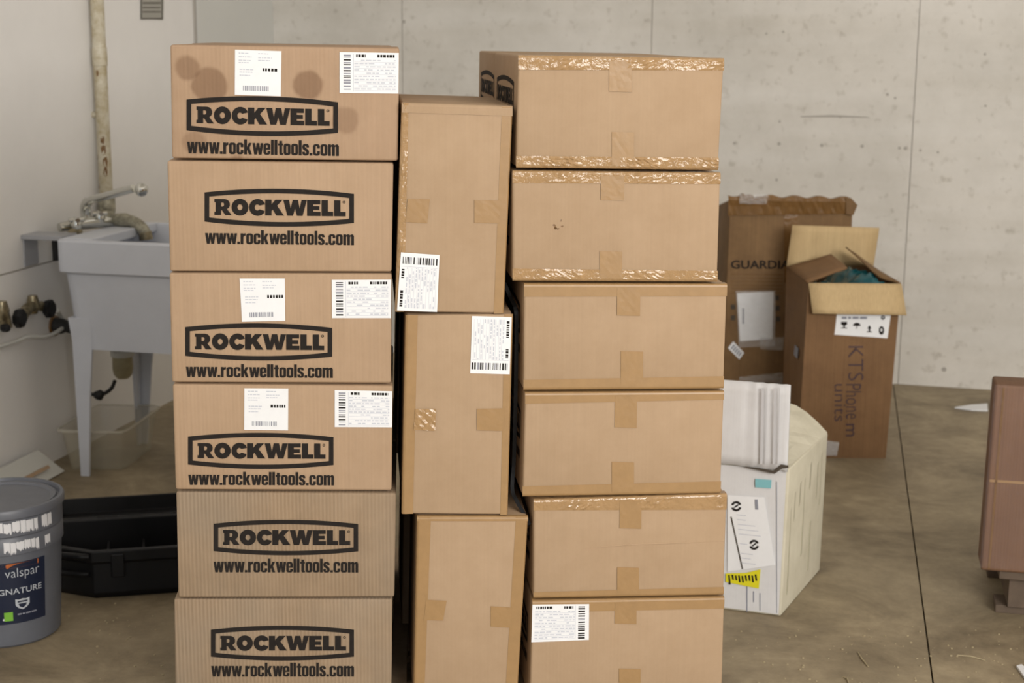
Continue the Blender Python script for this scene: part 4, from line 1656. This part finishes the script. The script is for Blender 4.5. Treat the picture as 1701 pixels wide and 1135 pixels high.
ARW = curve_mesh([ell(.5, .5, .5, .5, 20, 165, 12) + ell(.5, .5, .28, .28, 165, 20, 12), ell(.5, .5, .5, .5, 200, 345, 12) + ell(.5, .5, .28, .28, 345, 200, 12),
                  [(.32, .3), (.7, .55), (.68, .72), (.3, .47)]])
wflat('round_mark', 'ink_black', ARW, 1215, 832, 1232, 849, par=pap)
wflat('round_mark', 'ink_black', ARW, 1245, 896, 1261, 913, par=pap)
SQ = curve_mesh([[(0, 0), (1, 0), (1, 1), (0, 1)]])
wflat('printed_stroke', 'joint_dark', SQ, 1213.5, 858, 1216, 945, par=pap, skew=19)
m = MB()
for k in range(11):
    y = 854 + k * 8
    if 884 < y < 916 and k % 2:
        continue
    a, b = wloc(1224 + k * .9, y)
    a2, _ = wloc(1238 + rw_.uniform(0, 30), y)
    m.add([(a, -.0045, b), (a2, -.0045, b), (a2, -.0045, b - .0018), (a, -.0045, b - .0018)], [(0, 1, 2, 3)])
m.build('printed_text', 'ink_pale', pap)
wplate('stamp', 'ink_grey', [(1254, 829), (1259, 829), (1260, 846), (1255, 846)], off=.0045)
yt = wplate('yellow_tape', 'label_yellow', [(1206, 952), (1240, 951), (1264, 945), (1261, 977), (1240, 973), (1206, 966)], off=.0048)
m = MB()
for k in range(9):
    x = 1210 + k * 5.5
    y0_, y1_ = 953 + rw_.uniform(0, 3), 966 + rw_.uniform(-4, 5)
    m.slab([(wloc(a, b)[0], -.0053, wloc(a, b)[1]) for a, b in ((x, y0_), (x + 3, y0_), (x + 4.5, y1_), (x + 1.5, y1_))], (0, -.0003, 0))
m.build('printed_code', 'ink_black', yt)
m = MB()
for (x, y0_, y1_, w_) in ((1240, 955, 1016, 2), (1251, 982, 1000, 2), (1262, 985, 1014, 1.5), (1290, 800, 1018, 1)):
    m.slab([(wloc(a, b)[0], -.0025, wloc(a, b)[1]) for a, b in ((x, y0_), (x + w_, y0_), (x + w_, y1_), (x, y1_))], (0, -.0003, 0))
m.build('scuff_line', 'ink_grey', wct)
# crush creases down the right side
m = MB()
for (v, z0, z1, w_) in ((.18, .25, .37, .008), (.3, .28, .36, .012), (.42, .12, .35, .006), (.55, .3, .4, .014), (.62, .05, .2, .006), (.75, .25, .36, .008), (.85, .22, .38, .005), (.1, .05, .3, .004)):
    p = Vector((shear * v, WDp * v, 0))
    d = Vector((shear, WDp, 0)).normalized()
    nrm = Vector((d.y, -d.x, 0))
    q = [p + nrm * .004 + Vector((0, 0, z0)), p + d * w_ + nrm * .004 + Vector((0, 0, z0 + .01)), p + d * w_ * 1.3 + nrm * .004 + Vector((0, 0, z1)), p + d * w_ * .2 + nrm * .004 + Vector((0, 0, z1 - .008))]
    m.slab(q, -nrm * .004)
m.build('scuff_line', 'scuff_grey', wct)['kind'] = 'stuff'

# ------------------------------------------------------------------ open brown carton with handwriting
kr, kl = fl(1471, 761), fl(1325, 761)
KY = (kr.y + kl.y) / 2
kc = Vector((kl.x, KY, 0))
KW0 = kr.x - kl.x
kt = [aty(x, y, KY) for x, y in ((1343, 468), (1497, 474))]
KH = (kt[0].z + kt[1].z) / 2
KD = .40
kx = thing('open_carton', 'tall open brown carton with handwriting and pale flaps', 'cardboard box', kc)
tl, tr = kt[0].x - kc.x, kt[1].x - kc.x
T = .006
m = MB()
# four walls + bottom, as an open shell
bo = [(0, 0, 0), (KW0, 0, 0), (KW0 + .01, KD, 0), (.01, KD, 0)]
to = [(tl, 0, KH), (tr, 0, KH), (tr - .01, KD, KH), (tl - .01, KD, KH)]
bi = [(T, T, T), (KW0 - T, T, T), (KW0 - T, KD - T, T), (T + .01, KD - T, T)]
ti = [(tl + T, T, KH), (tr - T, T, KH), (tr - .01 - T, KD - T, KH), (tl - .01 + T, KD - T, KH)]
m.rings([bo, to, ti, bi])
m.build('body', 'kraft_brown', kx)
FB = [aty(x, y, KY + KD) - kc for x, y in ((1316.5, 374), (1461, 378.5))]


def flap(name, pts, nrm, mat='kraft_inside', parent=None, wob=.004, seed=0):
    rnd = random.Random(seed)
    P = [Vector(p) for p in pts]
    m = MB()
    n = 6
    nv = Vector(nrm)
    for i in range(n + 1):
        for j in range(n + 1):
            q = P[0].lerp(P[1], i / n).lerp(P[3].lerp(P[2], i / n), j / n)
            q = q + nv * rnd.uniform(-wob, wob) * (j / n)
            m.v.append(tuple(q))
    for i in range(n):
        for j in range(n):
            a = i * (n + 1) + j
            m.f.append((a, a + n + 1, a + n + 2, a + 1))
    o = m.build(name, mat, parent, smooth='all')
    md = o.modifiers.new('thickness', 'SOLIDIFY')
    md.thickness = .005
    md.offset = 0
    return o


flap('rear_flap', [(tl - .01, KD, KH), (tr - .01, KD, KH), FB[1], FB[0]], (0, 1, 0), 'kraft_inside', kx, .003, 1)
ff = [aty(x, y, KY - .035) - kc for x, y in ((1506, 524), (1350, 521))]
flap('front_flap', [(tl, -.001, KH), (tr, -.001, KH), ff[0], ff[1]], (0, 1, 0), 'kraft_inside', kx, .004, 2)
# left flap leaning inwards, right flap standing up and inwards
lf = [aty(1381, 423, KY + .30) - kc, aty(1408, 445, KY + .13) - kc]
flap('side_flap', [(tl - .001, .01, KH), (tl - .011, KD - .01, KH), lf[0], lf[1]], (0, 0, 1), 'kraft_brown', kx, .003, 3)
rf = [aty(1405, 410, KY + .30) - kc, aty(1462, 462, KY + .08) - kc]
flap('side_flap', [(tr, .01, KH), (tr - .01, KD - .01, KH), rf[0], rf[1]], (0, 0, 1), 'kraft_dark', kx, .002, 4)
# sticker with handling marks, handwriting


def kplate(name, mat, quad, off=.001, th=.0005, par=None):
    m = MB()
    pts = []
    for x, y in quad:
        p = aty(x, y, KY) - kc
        pts.append((p.x, -off, p.z))
    m.slab(pts, (0, -th, 0))
    return m.build(name, mat, par or kx)


st = kplate('handling_sticker', 'label_paper', [(1391, 512), (1480, 520), (1474, 562), (1386, 556)])


def kflat(name, mat, vf, x0, y0, x1, y1, off=.0022, par=None, rot=False):
    vs, fs = vf
    m = MB()
    for u, v in vs:
        if rot:
            u, v = 1 - v, u
        p = aty(x0 + u * (x1 - x0), y0 + v * (y1 - y0), KY) - kc
        m.v.append((p.x, -off, p.z))
    m.f = list(fs)
    return m.build(name, mat, par or kx)


GLASS = curve_mesh([[(.2, 1), (.8, 1), (.8, .6), (.58, .4), (.58, .12), (.8, .12), (.8, 0), (.2, 0), (.2, .12), (.42, .12), (.42, .4), (.2, .6)]])
UMB = curve_mesh([ell(.5, .45, .5, .5, 0, 180, 10) + [(.55, .4), (.55, .1), (.4, .0), (.35, .1), (.47, .14), (.47, .4)]])
ARR = curve_mesh([[(0, 0), (1, 0), (1, .12), (.65, .12), (.65, .5), (.9, .5), (.5, 1), (.1, .5), (.35, .5), (.35, .12), (0, .12)]])
EGG = curve_mesh([ell(.5, .5, .42, .5, n=14), ell(.5, .55, .16, .2, n=10)])
for vf, x, y, w_, h_ in ((GLASS, 1402, 540, 10, 11), (UMB, 1423, 541, 13, 10), (ARR, 1444, 546, 9, 12), (EGG, 1464, 549, 9, 14)):
    kflat('handling_mark', 'ink_black', vf, x - w_ / 2, y - h_ / 2, x + w_ / 2, y + h_ / 2, par=st)
kflat('printed_text', 'ink_grey', curve_mesh([[(x_, 0), (x_ + w_, 0), (x_ + w_, 1), (x_, 1)] for x_, w_ in ((0, .2), (.25, .12), (.42, .25), (.72, .28))]), 1398, 526, 1440, 530, par=st)['kind'] = 'stuff'
kflat('handling_mark', 'ink_black', EGG, 1463, 524, 1470, 531, par=st)
kflat('handwriting', 'marker_ink', text_mesh('KTS', -.012), 1409, 575, 1434, 632, rot=True)
kflat('handwriting', 'marker_ink', text_mesh('Phone', -.012), 1405, 638, 1430, 696, rot=True)
kflat('handwriting', 'marker_ink', text_mesh('m', .0), 1405, 704, 1419, 725, rot=True)
kflat('handwriting', 'marker_ink', text_mesh('units', -.012), 1386, 638, 1404, 700, rot=True)
o = kplate('clear_tape', 'clear_film', [(1366, 731), (1394, 735), (1390, 757), (1367, 757)])
lt = MB().slab([(tl * .35 - .0015, .10, .36), (tl * .3 - .0015, .17, .36), (tl * .5 - .0015, .17, .40), (tl * .55 - .0015, .10, .40)], (-.0008, 0, 0)).build('side_label', 'ink_grey', kx)

# teal plastic bag inside the carton
bg = thing('teal_bag', 'shiny teal plastic bag inside the open brown carton', 'bag', kc + Vector((0, 0, KH - .122)))
m = MB()
n = 14
rnd = random.Random(3)
x0b, x1b = .03, KW0 + .02
for i in range(n + 1):
    for j in range(n + 1):
        u, v = i / n, j / n
        edge = min(u, 1 - u, v, 1 - v)
        z = .10 * min(1, edge * 5) ** .6 + rnd.uniform(-.012, .016) + .035 * math.sin(u * 9 + v * 4) * min(1, edge * 5)
        m.v.append((x0b + (x1b - x0b) * u, .015 + (KD - .04) * v, z))
for i in range(n):
    for j in range(n):
        k = i * (n + 1) + j
        m.f.append((k, k + n + 1, k + n + 2, k + 1))
m.v += [(x0b, .015, -.15), (x1b, .015, -.15), (x1b, KD - .025, -.15), (x0b, KD - .025, -.15)]
m.build('bag', 'teal_bag', bg, smooth='all')

# ------------------------------------------------------------------ tall dark carton behind it
GY = 6.02
g0 = [aty(x, y, GY) for x, y in ((1210, 326), (1411, 330), (1411, 520), (1203, 520))]
gl, gr_ = g0[3].x, g0[2].x
gc_ = Vector(((gl + gr_) / 2, GY, 0))
gx = thing('tall_carton', 'tall dark brown carton with printed lettering and a document pouch by the concrete wall', 'cardboard box', gc_)
GH = g0[0].z
hw0, hw1 = (gr_ - gl) / 2, (g0[1].x - g0[0].x) / 2 + .004
GD = .42
m = MB()
m.hexa([(-hw0, 0, 0), (hw0, 0, 0), (hw0, GD, 0), (-hw0, GD, 0)], [(-hw1, 0, GH - .012), (hw1, 0, GH - .012), (hw1, GD, GH - .085), (-hw1, GD, GH - .085)])
m.build('body', 'kraft_dark', gx, bevel=.006, smooth=True)


def gpt(x, y, off):
    p = aty(x, y, GY) - gc_
    return (p.x, -off, p.z)


def gplate(name, mat, quad, off=.001, th=.0006, par=None):
    return MB().slab([gpt(x, y, off) for x, y in quad], (0, -th, 0)).build(name, mat, par or gx)


# crumpled taped top fold
m = MB()
nx = 40
for i in range(nx + 1):
    u = i / nx
    x = 1209 + (1409 - 1209) * u
    yt_ = 324 + 4 * u + 2.2 * math.sin(u * 31) + (2.0 if .08 < u < .3 else 0) * math.sin(u * 90)
    for j, yy in enumerate((yt_, 332 + 3 * u, 342 + 3 * u, 358 - 3 * u)):
        a = gpt(x, yy, .004 + (.010 if j == 1 else .004 if j == 2 else 0) + random.uniform(0, .004))
        m.v.append(a)
    b = gpt(x, yt_, 0)
    m.v.append((b[0], .04, b[2] - .004))
k = 5
for i in range(nx):
    for (j, l) in ((0, 1), (1, 2), (2, 3), (0, 4)):
        m.f.append((i * k + j, i * k + l, (i + 1) * k + l, (i + 1) * k + j))
m.build('top_fold', 'tape_brown', gx)
gplate('tape', 'tape_brown', [(1302, 345), (1325, 345), (1325, 470), (1303, 470)], off=.0008)
gplate('torn_flap', 'kraft_dark', [(1404, 328), (1412, 328), (1423, 340), (1416, 357), (1404, 355)], off=.012, th=.005)
vs, fs = text_mesh('GUARDIAN', .02)
m = MB()
m.v = [gpt(1214 + u * (1328 - 1214), 432.5 + v * 14, .002) for u, v in vs]
m.f = list(fs)
m.build('printed_lettering', 'ink_black', gx)
m = MB()
for k in range(6):
    y = 455 + k * 6
    m.slab([gpt(1214, y, .0008), gpt(1300, y + 1, .0008), gpt(1300, y + 2.2, .0008), gpt(1214, y + 1.2, .0008)], (0, -.0003, 0))
m.build('printed_line', 'tape_brown', gx)
for (xx, yy) in ((1217, 510), (1217, 528), (1290, 495), (1291, 512), (1292, 530)):
    gplate('printed_mark', 'joint_dark', [(xx - 3, yy - 4), (xx + 4, yy - 4), (xx + 4, yy + 4), (xx - 3, yy + 4)])
dp = gplate('document_pouch', 'label_paper', [(1224.5, 487), (1285, 484.5), (1283, 563), (1229, 567)], off=.002)


def crumple(name, mat, quad, off, amp, par, seed):
    rnd = random.Random(seed)
    Q = [Vector(p) for p in quad]
    m = MB()
    n = 9
    for i in range(n + 1):
        for j in range(n + 1):
            q = Q[0].lerp(Q[1], i / n).lerp(Q[3].lerp(Q[2], i / n), j / n)
            m.v.append(gpt(q.x, q.y, off + rnd.uniform(0, amp)))
    for i in range(n):
        for j in range(n):
            k = i * (n + 1) + j
            m.f.append((k, k + n + 1, k + n + 2, k + 1))
    return m.build(name, mat, par)


crumple('clear_film', 'clear_film', [(1222, 483), (1288, 482), (1287, 575), (1227, 577)], .004, .006, dp, 1)
gplate('printed_code', 'ink_grey', [(1233, 512), (1236, 512), (1236, 538), (1233, 538)], off=.003, par=dp)
crumple('clear_tape', 'clear_film', [(1262, 560), (1302, 560), (1300, 582), (1263, 580)], .003, .005, gx, 2)
crumple('clear_tape', 'clear_film', [(1228, 626), (1300, 618), (1299, 650), (1226, 650)], .003, .006, gx, 3)
crumple('clear_tape', 'clear_film', [(1228, 322), (1275, 322), (1272, 338), (1226, 338)], .018, .010, gx, 4)
bs = gplate('barcode_sticker', 'label_paper', [(1218, 567), (1236, 586), (1228, 597), (1209, 578)], off=.003)
m = MB()
for k in range(5):
    t = .15 + k * .16
    a, b = Vector((1218, 567)).lerp(Vector((1236, 586)), t), Vector((1209, 578)).lerp(Vector((1228, 597)), t)
    a2, b2 = a.lerp(b, .2), a.lerp(b, .8)
    m.slab([gpt(a2.x, a2.y, .004), gpt(a2.x + 1.6, a2.y + 1.6, .004), gpt(b2.x + 1.6, b2.y + 1.6, .004), gpt(b2.x, b2.y, .004)], (0, -.0003, 0))
m.build('barcode', 'ink_grey', bs)

# ------------------------------------------------------------------ wrapped carton on a pallet at the right
QY = R(-13)
qbl = fl(1629, 948, .135)
qn = Vector((math.sin(QY), -math.cos(QY), 0))
qwx = Vector((math.cos(QY), math.sin(QY), 0))
qtl = hit(1654, 640, qbl, qn)
QH = qtl.z - .135
QW, QD = .52, .12
lean = (qtl - qbl).dot(qwx)
qx = thing('wrapped_carton', 'reddish brown carton in stretch film on a low pallet', 'cardboard box', Vector((qbl.x, qbl.y, .135)), QY)
MB().hexa([(0, 0, 0), (QW, 0, 0), (QW, QD, 0), (0, QD, 0)], [(lean, 0, QH), (QW + lean, 0, QH), (QW + lean, QD, QH), (lean, QD, QH)]).build('body', 'kraft_red', qx, smooth=True, bevel=.007, bseg=3)


def qloc(x, y):
    p = hit(x, y, qbl, qn) - Vector((qbl.x, qbl.y, .135))
    return p.dot(qwx), p.z


zs_ = qloc(1660, 800)[1]
xs_ = lean * zs_ / QH
m = MB()
m.slab([(xs_ + .004, -.0006, zs_ - .003), (xs_ + QW - .004, -.0006, zs_ - .003), (xs_ + QW - .004, -.0006, zs_ + .004), (xs_ + .004, -.0006, zs_ + .004)], (0, -.0006, 0))
m.build('seam', 'tape_tan', qx)
rnd = random.Random(9)
m = MB()
nx, nz = 16, 14
for i in range(nx + 1):
    for j in range(nz + 1):
        u, v = i / nx, j / nz
        z = QH * (.02 + .985 * v)
        m.v.append((lean * z / QH - .004 + (QW + .008) * u, -.003 - rnd.uniform(0, .005), z))
for i in range(nx):
    for j in range(nz):
        k = i * (nz + 1) + j
        m.f.append((k, k + nz + 1, k + nz + 2, k + 1))
o0 = len(m.v)
for i in range(9):
    for j in range(nz + 1):
        u, v = i / 8, j / nz
        z = QH * (.02 + .985 * v)
        m.v.append((lean * z / QH - .003 - rnd.uniform(0, .004), QD * u, z))
for i in range(8):
    for j in range(nz):
        k = o0 + i * (nz + 1) + j
        m.f.append((k, k + nz + 1, k + nz + 2, k + 1))
m.build('stretch_wrap', 'stretch_film', qx)
ed = MB()
ed.slab([(.018, -.0004, .006), (.024, -.0004, .006), (.024 + lean, -.0004, QH - .006), (.018 + lean, -.0004, QH - .006)], (0, -.0008, 0))
ed.build('fold_line', 'tape_brown', qx)
qp = thing('low_pallet', 'dark wooden pallet under the wrapped carton', 'pallet', Vector((qbl.x, qbl.y, 0)) + qwx * .05 - qn * .03, QY)
for k in range(4):
    MB().box(0, .9, -.02 + k * .11, .08 + k * .11, .112, .134).build('deck_board', 'pallet_wood_dark', qp, bevel=.002)
for x in (.03, .40, .8):
    MB().box(x, x + .07, .01, .40, .022, .112).build('stringer', 'pallet_wood_dark', qp, bevel=.002)
for y in (.02, .30):
    MB().box(0.0, .9, y, y + .09, 0, .022).build('bottom_board', 'pallet_wood_dark', qp, bevel=.002)

# ------------------------------------------------------------------ litter on the floor
def scrap(label, px, h=.004, mat='label_paper', name='paper_scrap', cat='paper'):
    P = [fl(x, y) for x, y in px]
    c = sum(P, Vector()) / len(P)
    m = MB()
    m.slab([(p.x - c.x, p.y - c.y, .001) for p in P], (0, 0, h))
    o = m.build(name, mat)
    o.location = (c.x, c.y, 0)
    return tag(o, label, cat)


scrap('flat white paper scrap on the floor near the concrete wall', [(1586, 679), (1612, 675), (1640, 673), (1641, 684), (1614, 683)], .006)
scrap('white paper corner on the floor beside the wrapped carton pallet', [(1688, 1110), (1697, 1108), (1725, 1130), (1722, 1142), (1703, 1131)], .006)


def straw(label, pts, r_=.0022, mat='straw'):
    P = [fl(x, y) + Vector((0, 0, r_)) for x, y in pts]
    c = P[0].copy()
    o = MB().tube([p - c for p in P], [r_ * .6] + [r_] * (len(P) - 2) + [r_ * .6], 6).build('wood_splinter', mat, smooth=True)
    o.location = c
    return tag(o, label, 'splinter')


straw('long pale wood splinter lying right of the floor joint', [(1590, 1090), (1612, 1092), (1637, 1099)])
straw('short straight wood splinter lying left of the floor joint', [(1425, 1085), (1432, 1097), (1442, 1109)])
straw('bent wood splinter at the edge of the swept dust', [(1400, 1126), (1407, 1129), (1411, 1140)])
# grit
rg_ = random.Random(33)
m = MB()
for k in range(150):
    x, y = rg_.uniform(1215, 1700), rg_.uniform(1040, 1150)
    if k > 110:
        x, y = rg_.uniform(100, 285), rg_.uniform(1000, 1150)
    p = fl(x, y)
    s_ = rg_.uniform(.0012, .0034)
    ring = [(p.x + s_ * math.cos(a * 1.257) * rg_.uniform(.7, 1.2), p.y + s_ * math.sin(a * 1.257) * rg_.uniform(.7, 1.2), 0.0) for a in range(5)]
    m.rings([ring, [(a, b, s_ * .8) for a, b, _ in ring]])
o = m.build('grit', 'straw')
o['label'] = 'fine pale grit scattered over the concrete floor'
o['category'] = 'grit'
o['kind'] = 'stuff'
o = bpy.data.objects
print('carton widths', [round(c.c[1][0] - c.c[0][0], 3) for c in Lc + Mc + Rc])
print('carton heights', [round(c.c[0][1] - c.c[3][1], 3) for c in Lc + Mc + Rc])
print('base z', [round(c.base.z, 3) for c in Lc + Mc + Rc], 'corner', CORNER, 'GH', GH, 'KH', KH, 'QH', QH, 'gc', gc_)
